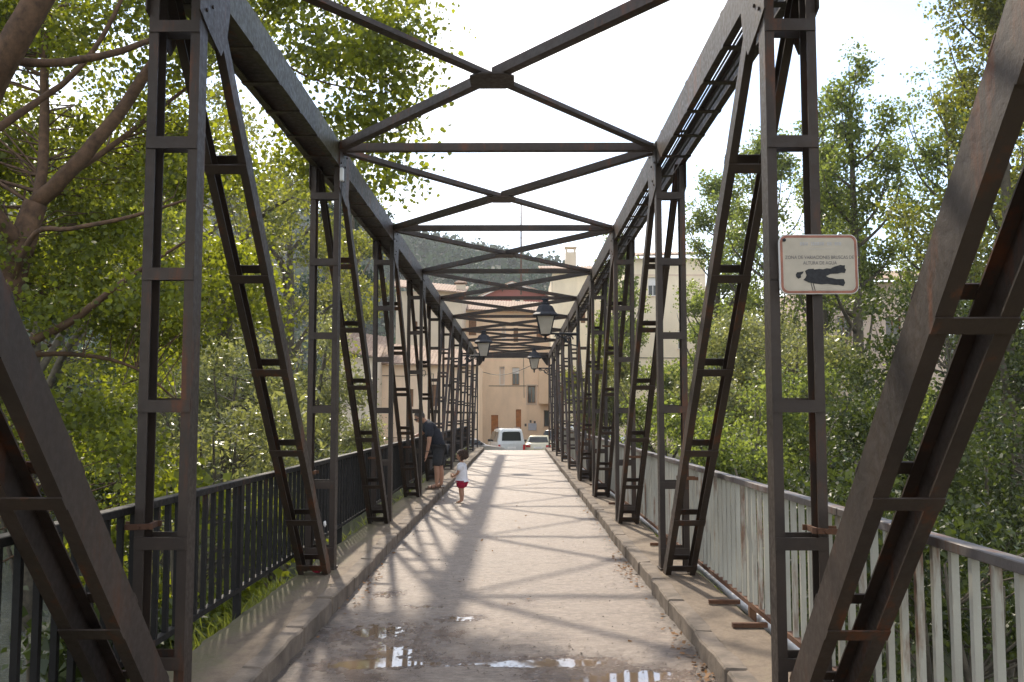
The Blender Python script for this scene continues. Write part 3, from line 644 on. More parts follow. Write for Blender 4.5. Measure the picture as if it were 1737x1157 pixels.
tile_roof('roof', (-w2-.4, -.6, z1-GH), (w2+.4, -.6, z1-GH), (w2+.4, 4, z1-GH+1.1), (-w2-.4, 4, z1-GH+1.1), r)
# iron fence of the terrace on the left bank
p0, p1 = at(600, 742, 50), at(712, 739, 50); fr = empty('terrace_fence', (p0.x, 50, p0.z-.89)); tag(fr, 'low rusty iron fence of thin bars below the long low house', 'fence')
Lf = p1.x-p0.x
for zz in (.15, .85): MB().span((0, -.015, zz), (Lf, .015, zz+.04)).build('rail', M['rust'], fr)
fb = MB().box((0,0,.5), (.02, .02, .66)).mesh('bar', M['rust'])
for k in range(int(Lf/.2)): obj('bar', fb, fr, (.1+k*.2, 0, 0))
MB().span((0, .1, -1), (Lf, .5, .1)).build('plinth', M['conc'], fr)
# wires
p0, p1 = at(813, 629, 78), at(905, 618, 60)
o = MB().tube([p0.lerp(p1, q/8)-Vector((0,0,.5*math.sin(math.pi*q/8))) for q in range(9)], .022, 5).build('overhead_wire', M['plastic']); tag(o, 'thin sagging wire crossing in front of the peach house', 'wire')

# ------------------------------------------------------------------ cars
def car(label, paint, Y, px, W=1.7, L=4.0, H=1.45, kind='hatch', rz=0.0, z=None, x=None, group=None, name='parked_car'):
    xx = at(px, 740, Y).x if x is None else x
    zz = float(street_z(Y)) if z is None else z
    r = empty(name, (xx, Y, zz), None, rz); tag(r, label, 'van' if kind == 'van' else 'car', group)
    w = W/2
    if kind == 'van': st = [(0,.32,.9,.93,.95,.86), (.05,.28,.95,1.02,.99,.88), (.16,.27,1.0,H-.16,1,.83), (.34,.27,1.0,H-.02,1,.82), (1.5,.27,1.0,H,1,.82), (2.35,.27,1.0,H-.04,1,.80), (3.05,.27,1.0,1.05,1,.86), (3.8,.27,.88,.92,.98,.84), (L,.35,.7,.72,.86,.7)]
    else: st = [(0,.34,.78,.82,.93,.84), (.06,.28,.86,.93,.98,.87), (.36,.26,.90,.98,1,.86), (.60,.26,.92,H-.05,1,.74), (1.2,.26,.92,H,1,.74), (1.9,.26,.92,H-.02,1,.74), (2.65,.26,.92,.97,1,.86), (3.5,.26,.80,.84,.98,.84), (L,.34,.62,.64,.84,.7)]
    mb = MB(); n = 10
    for y, z0, zb, zt, ws, wr in st:
        a, q = w*ws, w*wr
        ring = [(-a*.93,z0), (-a,z0+.14), (-a,zb), (-q,zt-.05), (-q*.82,zt), (q*.82,zt), (q,zt-.05), (a,zb), (a,z0+.14), (a*.93,z0)]
        mb.v += [(u, y, v) for u, v in ring]
    for i in range(len(st)-1):
        for k in range(n): mb.f.append((i*n+k, i*n+(k+1) % n, (i+1)*n+(k+1) % n, (i+1)*n+k)); mb.mi.append(0)
    mb.f += [tuple(range(n)), tuple(range((len(st)-1)*n, len(st)*n))]; mb.mi += [0, 0]
    me = mb.mesh('body', paint); me.polygons.foreach_set('use_smooth', [True]*len(me.polygons)); bo = obj('body', me, r)
    md = bo.modifiers.new('bevel', 'BEVEL'); md.width = .03; md.segments = 2; md.limit_method = 'ANGLE'; md.angle_limit = .6
    def panel(nm, pts, mat, par=r, th=.012):
        pts = [Vector(p) for p in pts]; nr_ = (pts[1]-pts[0]).cross(pts[2]-pts[0]).normalized(); return MB().poly(pts, th, nr_).build(nm, mat, par)
    if kind == 'van':
        a = .70*w; panel('rear_window', [(-a*1.02,.055,1.08), (a*1.02,.055,1.08), (a*.96,.135,H-.28), (a*.8,.14,H-.21), (-a*.8,.14,H-.21), (-a*.96,.135,H-.28)], M['glass'])
        lt = [(-.985*w, .0, .62, .13, .34), (.985*w, 0, .62, .13, .34)]; ys = (.5, 1.4, 2.4, 3.0); ht = H-.22
    else:
        a = .74*w; panel('rear_window', [(-a*1.0,.36,1.0), (a*1.0,.36,1.0), (a*.86,.555,H-.11), (-a*.86,.555,H-.11)], M['glass'])
        lt = [(-.82*w, .015, .70, .30, .14), (.82*w, .015, .70, .30, .14)]; ys = (.85, 1.35, 2.0, 2.5); ht = H-.15
    for lx, ly, lz, lw, lh in lt: MB().box((lx*.93, ly, lz+.06), (lw, .08, lh)).build('tail_light', M['redlens'], r)
    pl_ = MB().box((0, -.012 if kind != 'van' else .0, .66 if kind == 'van' else .66), (.52, .03, .12)).build('number_plate', M['white'], r)
    MB().box((0, -.02, .40), (W*.92, .12, .16)).build('bumper', M['plastic'] if kind == 'van' else paint, r, bevel=.03)
    for s in (-1, 1):
        for q in range(2):
            y0_, y1_ = (ys[0], ys[1]-.05) if q == 0 else (ys[1]+.03, ys[3])
            xa, xb = s*(w*1.004), s*(w*(.845 if kind == 'van' else .77)+.0)
            sh = .0 if q == 0 else -.35
            panel('side_window', [(xa*.995, y0_, 1.0 if kind == 'van' else .97), (xa*.995, y1_, 1.0 if kind == 'van' else .97), (xb+s*.025, y1_+sh, ht), (xb+s*.025, y0_+(.12 if kind != 'van' and q == 0 else 0), ht)], M['glass'])
        MB().box((s*(w+.09), ys[3]-.25, 1.04), (.17, .1, .15)).build('wing_mirror', M['plastic'], r, bevel=.02)
        for yw in (.75, L-.75):
            wh = MB().lathe([(.18,-.1), (.29,-.09), (.31,-.05), (.31,.05), (.29,.09), (.18,.1)], (0,0,0), 20).build('wheel', M['tyre'], r, (s*(w-.09), yw, .31), rot=(0, math.pi/2, 0))
            MB().lathe([(.19,-.102), (.17,-.07), (.05,-.06), (.03,.08), (.17,.07), (.19,.102)], (0,0,0), 16).build('rim', M['rim'], wh)
    if kind == 'van':
        mb = MB()
        for s in (-1, 1): mb.tube([(s*w*.74, .4, H+.03), (s*w*.74, 2.2, H+.04)], .018, 5)
        mb.build('roof_rail', M['plastic'], r)
        MB().box((0, .02, .80), (.75, .03, .035)).build('handle_strip', M['carsilver'], r)
    return r
car('white van parked with its rear window towards the bridge', M['carwhite'], 58, 868, 1.68, 4.1, 1.84, 'van', rz=.2, name='parked_van')
car('pale gold hatchback parked beside the white van', M['carcream'], 59, 913, 1.66, 3.9, 1.42, rz=-.06, z=-1.17)
car('dark brown car parked behind the pale gold hatchback', M['cardark'], 64.5, 934, 1.7, 4.1, 1.5, rz=-.35, z=-.98)
car('beige grey car parked crosswise by the left kerb end', M['cargrey'], 54, 745, 1.65, 3.9, 1.38, rz=-1.3, z=-1.12)
car('silver blue car parked under the trees beside the corner house', M['carsilver'], 54, 948, 1.7, 4.0, 1.5, rz=-1.35, z=-.45)
car('blue car parked behind the silver car near the corner house', M['carblue'], 60, 985, 1.7, 4.0, 1.5, rz=-1.4, z=-.8)
car('silver car glimpsed through the shrubs on the far bank', M['carsilver'], 46, 1730, 1.75, 4.2, 1.45, rz=1.2, z=-.3)

# ------------------------------------------------------------------ street lamps on the truss
def lamp(i, s, xl, label):
    y = ny(i)-.08; r = empty('street_lamp', (s*(XI-.012), y, 3.42)); tag(r, label, 'street lamp', 'lantern lamps bracketed to the truss')
    dx = xl-s*(XI-.012); z0 = -.02                      # bar height
    MB().tube([(0, 0, z0), (dx*.92, 0, z0)], .024, 6).tube([(0,0,z0-.3), (0,0,z0+.16)], .02, 6).build('bracket_arm', M['iron'], r)
    def scroll(cx_, cz_, R0, turns, dirn):
        return [(cx_+dirn*R0*(1-.72*q/20)*math.cos(turns*2*math.pi*q/20), 0, cz_+R0*(1-.72*q/20)*math.sin(turns*2*math.pi*q/20)) for q in range(21)]
    sg = 1 if dx > 0 else -1
    MB().tube(scroll(sg*.2, z0-.13, .11, 1.4, -sg), .018, 5).tube(scroll(sg*.44, z0-.075, .06, 1.3, sg), .014, 5).tube([(0,0,z0-.28), (sg*.14,0,z0-.25), (sg*.3,0,z0-.1), (sg*.5,0,z0-.02)], .017, 5).build('scrollwork', M['iron'], r)
    L = empty('lantern', (dx, 0, -.20), r); L.scale = (1.12,)*3
    MB().lathe([(.02,-.0), (.03,.04), (.05,.07), (.025,.10), (.10,.125), (.145,.145)], (0,0,0), 4).build('lantern_base', M['iron'], L)
    gb, gt, hb_, htp = .095, .17, .15, .50
    for k in range(4):
        a = k*math.pi/2; R3 = Matrix.Rotation(a, 3, 'Z')
        MB().poly([R3 @ Vector(p) for p in [(-gb,-gb,hb_), (gb,-gb,hb_), (gt,-gt,htp), (-gt,-gt,htp)]], .006, R3 @ Vector((0,-1,.2)).normalized()).build('pane', M['frost'], L)
        MB().tube([R3 @ Vector((-gb-.006,-gb-.006,hb_)), R3 @ Vector((-gt-.006,-gt-.006,htp))], .012, 5).build('frame_bar', M['iron'], L)
    MB().lathe([(.255,0), (.275,.015), (.275,.04), (.215,.09), (.18,.16), (.145,.22), (.10,.235), (.085,.25), (.09,.27), (.06,.28), (.055,.33), (.085,.345), (.075,.365), (.02,.37)], (0,0,htp), 8).build('lantern_cap', M['iron'], L, smooth=False)
lamp(4, 1, .82, 'lantern lamp on the grey railed side near mid bridge')
lamp(6, -1, -.86, 'lantern lamp bracketed to the truss on the black railed side')
lamp(8, 1, .85, 'lantern lamp on the grey railed side next to the far portal')

# ------------------------------------------------------------------ warning sign
pc = at(1387.5, 449, 5.0)
sg = empty('warning_sign', (pc.x, 4.995, pc.z)); tag(sg, 'faded white sign with red border bolted to a truss post', 'sign'); sg.rotation_euler = (0, math.radians(-.6), math.radians(3))
def rrect(wd, h, rad, n=6):
    out = []
    for cx_, cz_, a0 in ((wd/2-rad, h/2-rad, 0), (-wd/2+rad, h/2-rad, 90), (-wd/2+rad, -h/2+rad, 180), (wd/2-rad, -h/2+rad, 270)):
        for k in range(n+1): a = math.radians(a0+90*k/n); out.append((cx_+rad*math.cos(a), cz_+rad*math.sin(a)))
    return out
M['signface'] = simple('faded_sign_face', (.44,.385,.30), .45, 0, .12, 7, .03); M['signred'] = simple('faded_red_border', (.30,.12,.075), .5, 0, .3, 14, .05)
M['ink'] = simple('faded_ink', (.11,.105,.11), .7, 0, .3, 30, 0); M['inkfaint'] = simple('very_faded_ink', (.42,.40,.38), .7, 0, .15, 40, 0); M['black'] = simple('black_spray', (.02,.02,.022), .7, 0, .5, 60, 0)
SW, SH = .422, .318
MB().poly([(a, 0, b_) for a, b_ in rrect(SW, SH, .04)], .02, (0,1,0)).build('panel', M['white'], sg)
outer, inner = rrect(SW-.006, SH-.006, .038), rrect(SW-.034, SH-.034, .028); n = len(outer)
mb = MB(); mb.add([(a, -.0115, b_) for a, b_ in outer]+[(a, -.0115, b_) for a, b_ in inner], [(i, (i+1) % n, n+(i+1) % n, n+i) for i in range(n)]); mb.build('border', M['signred'], sg)
MB().add([(a, -.011, b_) for a, b_ in inner], [tuple(range(n))]) if False else None
mb = MB(); mb.add([(a, -.0112, b_) for a, b_ in rrect(SW-.036, SH-.036, .027)], [tuple(range(n))]); mb.build('face', M['signface'], sg)
def text(s_, size, x, z_, mat, par, xs_=1.0):
    cu = bpy.data.curves.new('lettering', 'FONT'); cu.body = s_; cu.size = size; cu.align_x = 'CENTER'; cu.align_y = 'CENTER'
    to = bpy.data.objects.new('t', cu); COL.objects.link(to); bpy.context.view_layer.update()
    me = bpy.data.meshes.new_from_object(to.evaluated_get(bpy.context.evaluated_depsgraph_get())); bpy.data.objects.remove(to)
    me.materials.clear(); me.materials.append(mat); o_ = obj('lettering', me, par, (x, -.0122, z_), (math.pi/2, 0, 0)); o_.scale = (xs_, 1, 1); return o_
text('ZONA DE VARIACIONES BRUSCAS DE', .0255, .004, .036, M['ink'], sg, .86)
text('ALTURA DE AGUA', .0255, .005, .006, M['ink'], sg, .86)
mb = MB(); rr = np.random.default_rng(5); x = -.10
while x < .135:
    wl = .005+.008*rr.random(); mb.add([(x, -.0122, .101), (x+wl, -.0122, .101), (x+wl, -.0122, .119), (x, -.0122, .119)], [(0,1,2,3)]); x += wl+.003+(.014 if rr.random() < .18 else 0)
mb.add([(-.05,-.0122,.0805), (.075,-.0122,.081), (.075,-.0122,.083), (-.05,-.0122,.0825)], [(0,1,2,3)]); mb.build('faded_heading', M['inkfaint'], sg)
def smear(pts, nm):
    mb = MB(); mb.add([(u, -.0126, v) for u, v in pts], [tuple(range(len(pts)))]); mb.build(nm, M['black'], sg)
smear([(-.078,-.036), (-.06,-.026), (-.03,-.024), (-.028,-.029), (0,-.025), (.02,-.028), (.04,-.022), (.06,-.024), (.08,-.014), (.115,-.004), (.128,-.007), (.14,-.006), (.138,-.022), (.145,-.03), (.137,-.048), (.118,-.046), (.10,-.051), (.06,-.053), (.035,-.064), (.05,-.072), (.07,-.075), (.09,-.08), (.13,-.08), (.138,-.10), (.128,-.118), (.10,-.112), (.08,-.112), (.04,-.106), (.01,-.109), (-.02,-.105), (-.06,-.098), (-.088,-.084), (-.076,-.072), (-.07,-.06)], 'spray_mark')
smear([(-.128,-.055), (-.12,-.043), (-.105,-.042), (-.085,-.038), (-.088,-.048), (-.10,-.058), (-.10,-.072), (-.115,-.078), (-.126,-.068)], 'spray_mark')
for dx in (0, .012): smear([(-.05+dx,-.10), (-.046+dx,-.10), (-.036+dx,-.142), (-.04+dx,-.142)], 'spray_drip')
for a in (-.16,): MB().lathe([(.009,0), (.009,.006), (.004,.008)], (0,0,0), 8).build('bolt', M['iron'], sg, (a*.0-.0+(-.185 if a < 0 else -.03), -.012, .13 if a < 0 else -.13), rot=(math.pi/2, 0, 0))

# ------------------------------------------------------------------ vegetation
def leaf_cloud(C, per, crad, ll, lw, rng, flat=.75, droop=.35, jit=.35, hexa=False):
    C = np.asarray(C, float); n = len(C)*per
    P = np.repeat(C, per, 0)
    cr_ = (np.repeat(crad, per) if hasattr(crad, '__len__') else np.full(n, crad))[:, None]
    P = P + rng.normal(size=(n, 3))*cr_*np.array([1, 1, flat])
    a = rng.normal(size=(n, 3)); a[:, 2] -= droop; a /= np.linalg.norm(a, axis=1)[:, None]
    b_ = rng.normal(size=(n, 3)); s = np.cross(a, b_); s /= np.linalg.norm(s, axis=1)[:, None]; nr_ = np.cross(s, a)
    L = (ll*(1+jit*rng.normal(size=n)).clip(.45, 1.8))[:, None]; W = L*(lw/ll)
    if hexa:
        V = np.stack([P, P+a*L*.22+s*W*.46+nr_*W*.12, P+a*L*.62+s*W*.40+nr_*W*.14, P+a*L, P+a*L*.62-s*W*.40+nr_*W*.14, P+a*L*.22-s*W*.46+nr_*W*.12], 1).reshape(-1, 3)
        return V, np.arange(n*6).reshape(-1, 6)
    V = np.stack([P, P+a*L*.42+s*W*.5+nr_*W*.16, P+a*L, P+a*L*.42-s*W*.5+nr_*W*.16], 1).reshape(-1, 3)
    Q = np.arange(n*4).reshape(-1, 4)
    return V, Q
def lumps(C, k, rad, rng, up=.45):
    """turn each point into a boss of k leaf clusters set round its upper, outer side"""
    d = rng.normal(size=(len(C)*k, 3)); d[:, 2] += up; d /= np.linalg.norm(d, axis=1)[:, None]
    R_ = rad*(.55+.8*rng.random(len(C))); return np.repeat(C, k, 0)+d*(np.repeat(R_, k)*(.6+.45*rng.random(len(C)*k)))[:, None]*np.array([1, 1, .75])
def blob(c, rad, n, rng, shell=.45, thr=-.35, fr=.9, seed=0):
    c = np.asarray(c, float); rad = np.asarray(rad, float); out = np.zeros((0, 3))
    while len(out) < n:
        d = rng.normal(size=(n*2, 3)); d /= np.linalg.norm(d, axis=1)[:, None]
        r_ = rng.random(n*2)**(1/3); r_ = np.where(rng.random(n*2) < shell, .72+.3*rng.random(n*2), r_)
        lump = 1+.22*vnoise(d*2.2+seed*3.1, 1.0, seed+3, 3)
        p = c + d*rad*(r_*lump)[:, None]
        out = np.concatenate([out, p[vnoise(p, fr, seed+11, 2) > thr]])
    return out[:n]
def add_branches(mb, skel, C, frac, rng, r0=.035, n=4):
    S = np.array([s[0] for s in skel], float); SR = np.array([s[1] for s in skel])
    idx = rng.permutation(len(C))[:int(len(C)*frac)]
    for i in idx:
        c = C[i]; d = np.linalg.norm(S-c, axis=1); cost = d + 1.2*np.maximum(0, S[:, 2]-c[2]+.25*d)
        k = int(np.argmin(cost)); s = S[k]; v = c-s; L = np.linalg.norm(v)
        if L < .05: continue
        off = rng.normal(size=3)*L*.09; m1 = s+v*.35+off+np.array([0,0,.05*L]); m2 = s+v*.7+off*.6+np.array([0,0,.06*L])
        ra = min(SR[k]*.6, r0*(.5+.35*L)); mb.tube([s, m1, m2, c], [ra, ra*.75, ra*.5, ra*.2], n, cap=False)
def skel_of(paths):
    out = []
    for path in paths:
        for (p, r_), (q, r2) in zip(path[:-1], path[1:]):
            p, q = np.array(p, float), np.array(q, float); k = max(2, int(np.linalg.norm(q-p)/.3))
            for t_ in np.linspace(0, 1, k): out.append((p+(q-p)*t_, r_+(r2-r_)*t_))
    return out
def smooth_path(path, rng, sub=4, wob=.03):
    """subdivide (point, radius) path with Catmull-Rom and a little wobble"""
    P = [np.array(p, float) for p, _ in path]; R_ = [r_ for _, r_ in path]; out = []
    for i in range(len(P)-1):
        p0, p1, p2, p3 = P[max(i-1, 0)], P[i], P[i+1], P[min(i+2, len(P)-1)]
        for k in range(sub):
            t_ = k/sub; q = .5*((2*p1)+(-p0+p2)*t_+(2*p0-5*p1+4*p2-p3)*t_**2+(-p0+3*p1-3*p2+p3)*t_**3)
            out.append((q+rng.normal(size=3)*wob*R_[i]*2, R_[i]+(R_[i+1]-R_[i])*t_))
    out.append((P[-1], R_[-1])); return out
def plant(name, label, cat, base, paths, C, leafm, barkm, per, crad, ll, lw, seed, frac=.5, r0=.03, group=None, tn=7, flat=.75, droop=.35, parts=('trunk', 'crown'), hexa=False):
    rng = np.random.default_rng(seed); base = np.array(base, float)
    r = empty(name, tuple(base)); tag(r, label, cat, group)
    mb = MB(); sp_ = [smooth_path(p, rng) for p in paths]
    for p in sp_: mb.tube([q-base for q, _ in p], [r_ for _, r_ in p], tn)
    add_branches(mb, [(q-base, r_) for q, r_ in skel_of(sp_)], C-base, frac, rng, r0)
    me = bpy.data.meshes.new(parts[0]); me.from_pydata([tuple(v) for v in mb.v], [], mb.f); me.materials.append(barkm); me.polygons.foreach_set('use_smooth', [True]*len(me.polygons)); me.update(); obj(parts[0], me, r)
    V, Q = leaf_cloud(C-base, per, crad, ll, lw, rng, flat, droop, .35, hexa)
    obj(parts[1], np_mesh(parts[1], V, Q, leafm), r)
    return r
def PX(px, py, Y): return np.array(at(px, py, Y))
rng = np.random.default_rng(101)

# --- big poplar by the left bank: limbs follow the photograph's branching
def lim(pts): return [(PX(x, y, Y), w_) for x, y, Y, w_ in pts]
T1b = (-8.6, 11.0, float(gz(-8.6, 11.0))-.1)
paths = [[(np.array(T1b), .34)] + lim([(-120, 900, 11.2, .27), (-35, 690, 11.6, .22), (8, 520, 12, .19), (38, 420, 12.1, .17), (62, 345, 12.2, .15)]),
         lim([(62, 345, 12.2, .115), (125, 285, 12.1, .10), (200, 195, 12.2, .085), (262, 105, 12.3, .07), (335, 10, 12.4, .055), (430, -80, 12.6, .04), (560, -110, 12.8, .025)]),
         lim([(50, 390, 12.1, .09), (72, 300, 12.4, .075), (76, 190, 12.7, .065), (78, 60, 12.9, .055), (95, -120, 13, .04)]),
         lim([(38, 420, 12.1, .11), (-30, 330, 11.6, .12), (-40, 230, 11.2, .15), (5, 100, 10.8, .17), (60, 10, 10.7, .16), (120, -110, 10.8, .12), (150, -260, 11, .08)]),
         lim([(-30, 95, 11.0, .06), (60, 107, 11.2, .055), (130, 103, 11.4, .05), (200, 88, 11.6, .045), (275, 62, 11.9, .035), (370, 40, 12.2, .02)]),
         lim([(20, 480, 12, .05), (60, 395, 11.6, .035), (120, 388, 11.5, .03), (220, 368, 11.4, .025), (320, 338, 11.3, .015)]),
         lim([(-10, 610, 11.8, .075), (40, 585, 11.7, .06), (120, 545, 11.5, .05), (190, 492, 11.4, .04), (250, 450, 11.3, .025), (330, 400, 11.2, .012)]),
         lim([(-10, 625, 11.8, .05), (50, 604, 12, .035), (140, 602, 12.2, .03), (230, 625, 12.4, .02), (300, 680, 12.6, .012)]),
         lim([(-40, 240, 11.2, .06), (60, 175, 11.7, .045), (140, 110, 12, .035), (205, 0, 12.2, .028), (230, -120, 12.3, .015)]),
         lim([(110, 300, 12.1, .05), (180, 255, 12.6, .04), (270, 185, 13, .03), (330, 140, 13.3, .02)]),
         lim([(335, 10, 12.4, .03), (420, 60, 12.2, .02), (520, 130, 12.0, .014), (650, 160, 11.9, .008)]),
         lim([(430, -80, 12.6, .03), (520, -40, 12.4, .02), (600, 20, 12.2, .014), (690, 60, 12, .008)]),
         lim([(420, 60, 12.2, .016), (500, 200, 12, .011), (590, 240, 11.9, .007), (700, 215, 11.8, .005)])]
def pxcloud(n, x0, x1, y0, y1, Y0, Y1, rng, thr=-.3, fr=.8, seed=1):
    out = []
    while len(out) < n:
        p = PX(x0+(x1-x0)*rng.random(), y0+(y1-y0)*rng.random(), Y0+(Y1-Y0)*rng.random())
        if vnoise(p[None], fr, seed, 2)[0] > thr: out.append(p)
    return np.array(out)
C = np.concatenate([lumps(pxcloud(50, -420, 430, 340, 600, 12.3, 16.5, rng, -.05), 6, .5, rng), lumps(pxcloud(26, -420, 300, 600, 860, 12.3, 16.5, rng, -.05), 6, .5, rng), lumps(pxcloud(8, -60, 300, 430, 830, 10.8, 12, rng, .1), 5, .4, rng), lumps(pxcloud(58, -420, 330, -330, 340, 12.0, 15.5, rng, -.1), 5, .5, rng), lumps(pxcloud(36, -60, 300, -60, 400, 12.6, 15.5, rng, -.3), 5, .5, rng),
    lumps(pxcloud(19, 290, 570, -150, 330, 11.8, 14.5, rng, .0), 5, .42, rng), lumps(pxcloud(11, 440, 700, -120, 130, 11.4, 13, rng, -.2), 4, .36, rng), lumps(pxcloud(11, 545, 715, 80, 240, 11.4, 12.6, rng, -.3), 3, .26, rng), pxcloud(8, 590, 690, 240, 310, 11.4, 12.3, rng, -.6)])
plant('poplar_tree', 'big leaning poplar with pale limbs whose leafy sprays overhang the bridge', 'tree', T1b, paths, C, M['leaf_near'], M['bark'], 122, .22, .060, .052, 102, .3, .011, hexa=True)

def gtree(name, label, Y, px, pyc, rx, rz, n, leafm, per, crad, ll, lw, seed, group, base_z=None, barkm=None, stems=1, x=None, cat='tree', shell=.4, thr=-.25, fr=.7, lean=0):
    c = PX(px, pyc, Y); 
    bz = float(gz(c[0], c[1])) if base_z is None else base_z
    base = np.array([c[0]-lean, c[1], bz-.1]); rng = np.random.default_rng(seed); paths = []
    for k in range(stems):
        tip = c + np.array([rng.normal()*rx*.45*(stems > 1), rng.normal()*rx*.45*(stems > 1), rz*(.6+.2*rng.random())]); m_ = base*.5+tip*.5+np.array([rng.normal()*.25, rng.normal()*.25, 0])*rx*.3
        b0 = base + np.array([rng.normal(), rng.normal(), 0])*.25*(stems > 1)
        R0 = (.05+.022*(tip[2]-bz))/(1+.7*(stems > 1)); paths.append([(b0, R0), (m_, R0*.65), (tip, R0*.12)])
    if stems == 1:
        for k in range(6):
            t_ = .32+.5*k/6; a = k*2.4+rng.random(); p0 = base+(np.array(paths[0][2][0])-base)*t_; p1 = c+np.array([math.cos(a)*rx*.7, math.sin(a)*rx*.7, rz*(-.25+.75*k/6)])
            paths.append([(p0, R0*.5*(1-t_*.5)), (p0*.5+p1*.5+np.array([0,0,.1*rz]), R0*.3), (p1, R0*.07)])
    C = lumps(blob(c, (rx, rx, rz), n//9, rng, shell, thr, fr, seed % 17), 9, .2*(rx*rx*rz)**(1/3), rng)
    C = C[C[:, 2] > bz+.15]
    return plant(name, label, cat, base, paths, C, leafm, barkm or M['bark_pale'], per, crad*.62, ll, lw, seed+1, .3, .02, group, 6)
GL = 'trees on the left bank behind the big poplar'
gtree('bank_tree', 'dense mid green tree standing directly behind the big poplar trunk', 27, 60, 520, 4.6, 4.8, 330, M['leaf_near'], 55, .42, .13, .10, 201, GL)
gtree('bank_tree', 'dark spreading tree on the far side of the river left of the shrubs', 38, 215, 560, 5.2, 5.4, 300, M['leaf_dark'], 50, .55, .19, .14, 205, GL)
gtree('bank_tree', 'yellow green airy tree rising above the silvery willow shrubs', 33, 385, 440, 4.4, 5.0, 300, M['leaf_mid'], 52, .45, .14, .09, 209, GL)
gtree('bank_tree', 'soft pale green tree left of the tan shed roof', 43, 488, 455, 3.5, 5.6, 250, M['leaf_mid'], 50, .5, .17, .11, 213, GL)
gtree('bank_tree', 'slim green tree standing between the pale tree and the tall tan house', 66, 598, 450, 2.6, 5.6, 180, M['leaf_mid'], 48, .55, .22, .15, 217, GL)
gtree('bank_tree', 'tall dark tree far behind the tan shed', 88, 560, 400, 5.6, 8.0, 240, M['leaf_far'], 48, .8, .32, .22, 221, GL)
gtree('bank_tree', 'tall pale tree behind the spreading dark tree', 58, 330, 350, 6.5, 8.5, 280, M['leaf_mid'], 48, .75, .26, .18, 223, GL)
gtree('bank_tree', 'broad dark tree at the foot of the left hillside', 70, 120, 420, 8.5, 9.5, 300, M['leaf_far'], 48, .9, .34, .22, 225, GL)
GW = 'shrubs along the left river bank'
for k, (lab, Y, px, pyc, rx, rz, n, lm) in enumerate([
    ('silvery willow shrub reaching above the black railing at mid bridge', 25, 455, 690, 2.7, 2.7, 230, 'leaf_willow'), ('silvery willow shrub in front of the tan shed', 33, 535, 690, 1.6, 2.6, 170, 'leaf_willow'),
    ('low willow shrub under the pale green tree', 21, 370, 770, 2.4, 2.4, 200, 'leaf_willow'), ('green shrub crowding the river edge below the spreading dark tree', 36, 190, 790, 3.6, 2.2, 220, 'leaf_near'),
    ('leafy shrub on the bank below the big poplar', 36, 40, 770, 3.6, 2.4, 220, 'leaf_near'), ('shrub against the bridge pier under the black railing', 11.5, 320, 985, 1.2, 1.5, 120, 'leaf_near'), 
    ('small shrub growing beside the far abutment below the low house', 44, 612, 738, 1.0, 1.2, 90, 'leaf_willow'), ('shrub close under the black railing between two piers', 16.0, 395, 880, 1.8, 1.9, 160, 'leaf_willow'),
    ('dark shrub on the near bank beneath the big poplar', 7.5, 90, 1200, 1.0, .8, 54, 'leaf_dark')]):
    gtree('river_shrub', lab, Y, px, pyc, rx, rz, n, M[lm], 60, .28*(1+Y/60), .080*(1+Y/45), .032*(1+Y/45) if lm == 'leaf_willow' else .06*(1+Y/45), 240+3*k, GW, stems=5, cat='shrub', shell=.3)
GP = 'poplars on the right bank'
def poplar(label, Y, px, pytop, pybot, r_, n, seed, lm='leaf_aspen', ll=.10, lean=0., thr=-.2, per=56, cr_=.19):
    top = PX(px, pytop, Y); bot = PX(px, pybot, Y); rng = np.random.default_rng(seed); bz = float(gz(top[0], top[1]))-.1; base = np.array([top[0]-lean, top[1], bz]); H = top[2]-bz
    paths = [[(base, .055+.016*H), ((base*.55+top*.45)+np.array([rng.normal()*.15, 0, 0]), .03+.009*H), (top, .012)]]; C = []
    nb = 26
    for k in range(nb):
        t_ = .16+.8*(k+rng.random())/nb; a = rng.random()*6.28; p0 = base+(top-base)*t_
        w_ = r_*(1-.75*max(0, (t_-.45)/.55)**1.3)*(.75+.5*rng.random()); up = w_*(1.1+.9*rng.random())
        p1 = p0+np.array([math.cos(a)*w_, math.sin(a)*w_, up]); p1[2] = min(p1[2], top[2]-.1); pm = p0*.5+p1*.5+np.array([math.cos(a)*w_*.18, math.sin(a)*w_*.18, -up*.1])
        paths.append([(p0, (.02+.006*H)*(1-t_*.7)), (pm, (.012+.003*H)*(1-t_*.7)), (p1, .006)])
        m_ = int(n/nb); u = rng.random(m_)**.7
        q = p0*(1-u)[:, None]**2+2*pm*((1-u)*u)[:, None]+p1*(u**2)[:, None]; C.append(q+rng.normal(size=(m_, 3))*np.array([.17, .17, .22])*(r_/1.6))
    C = np.concatenate(C); C = C[vnoise(C, 1.1, seed, 2) > thr]; C = C[C[:, 2] > bot[2]-.6]
    return plant('poplar_tree', label, 'tree', base, paths, C, M[lm], M['bark_pale'], per, cr_, ll, ll*.82, seed+1, .5, .018, GP, 6)
poplar('slender poplar with a pointed crown behind the warning sign', 29, 1440, 112, 485, 1.8, 760, 301, thr=-.15)
poplar('tall dense poplar leaning over the flaking grey railing', 24, 1698, -60, 700, 2.3, 900, 303, 'leaf_mid', .095)
poplar('poplar behind the dense one with a crown open to the sky', 32, 1600, 140, 480, 2.2, 520, 305)
poplar('poplar whose crown shows between the laced post and its diagonal', 36, 1300, 235, 700, 2.0, 520, 307)
poplar('thin poplar beside the tall cream house', 42, 1222, 300, 700, 1.9, 460, 309)
poplar('short poplar left of the slender one', 34, 1385, 190, 680, 1.7, 360, 311, thr=-.3)
poplar('massive poplar beyond the edge of the silver car park', 34, 1790, -150, 700, 3.0, 600, 313, 'leaf_mid', .13)
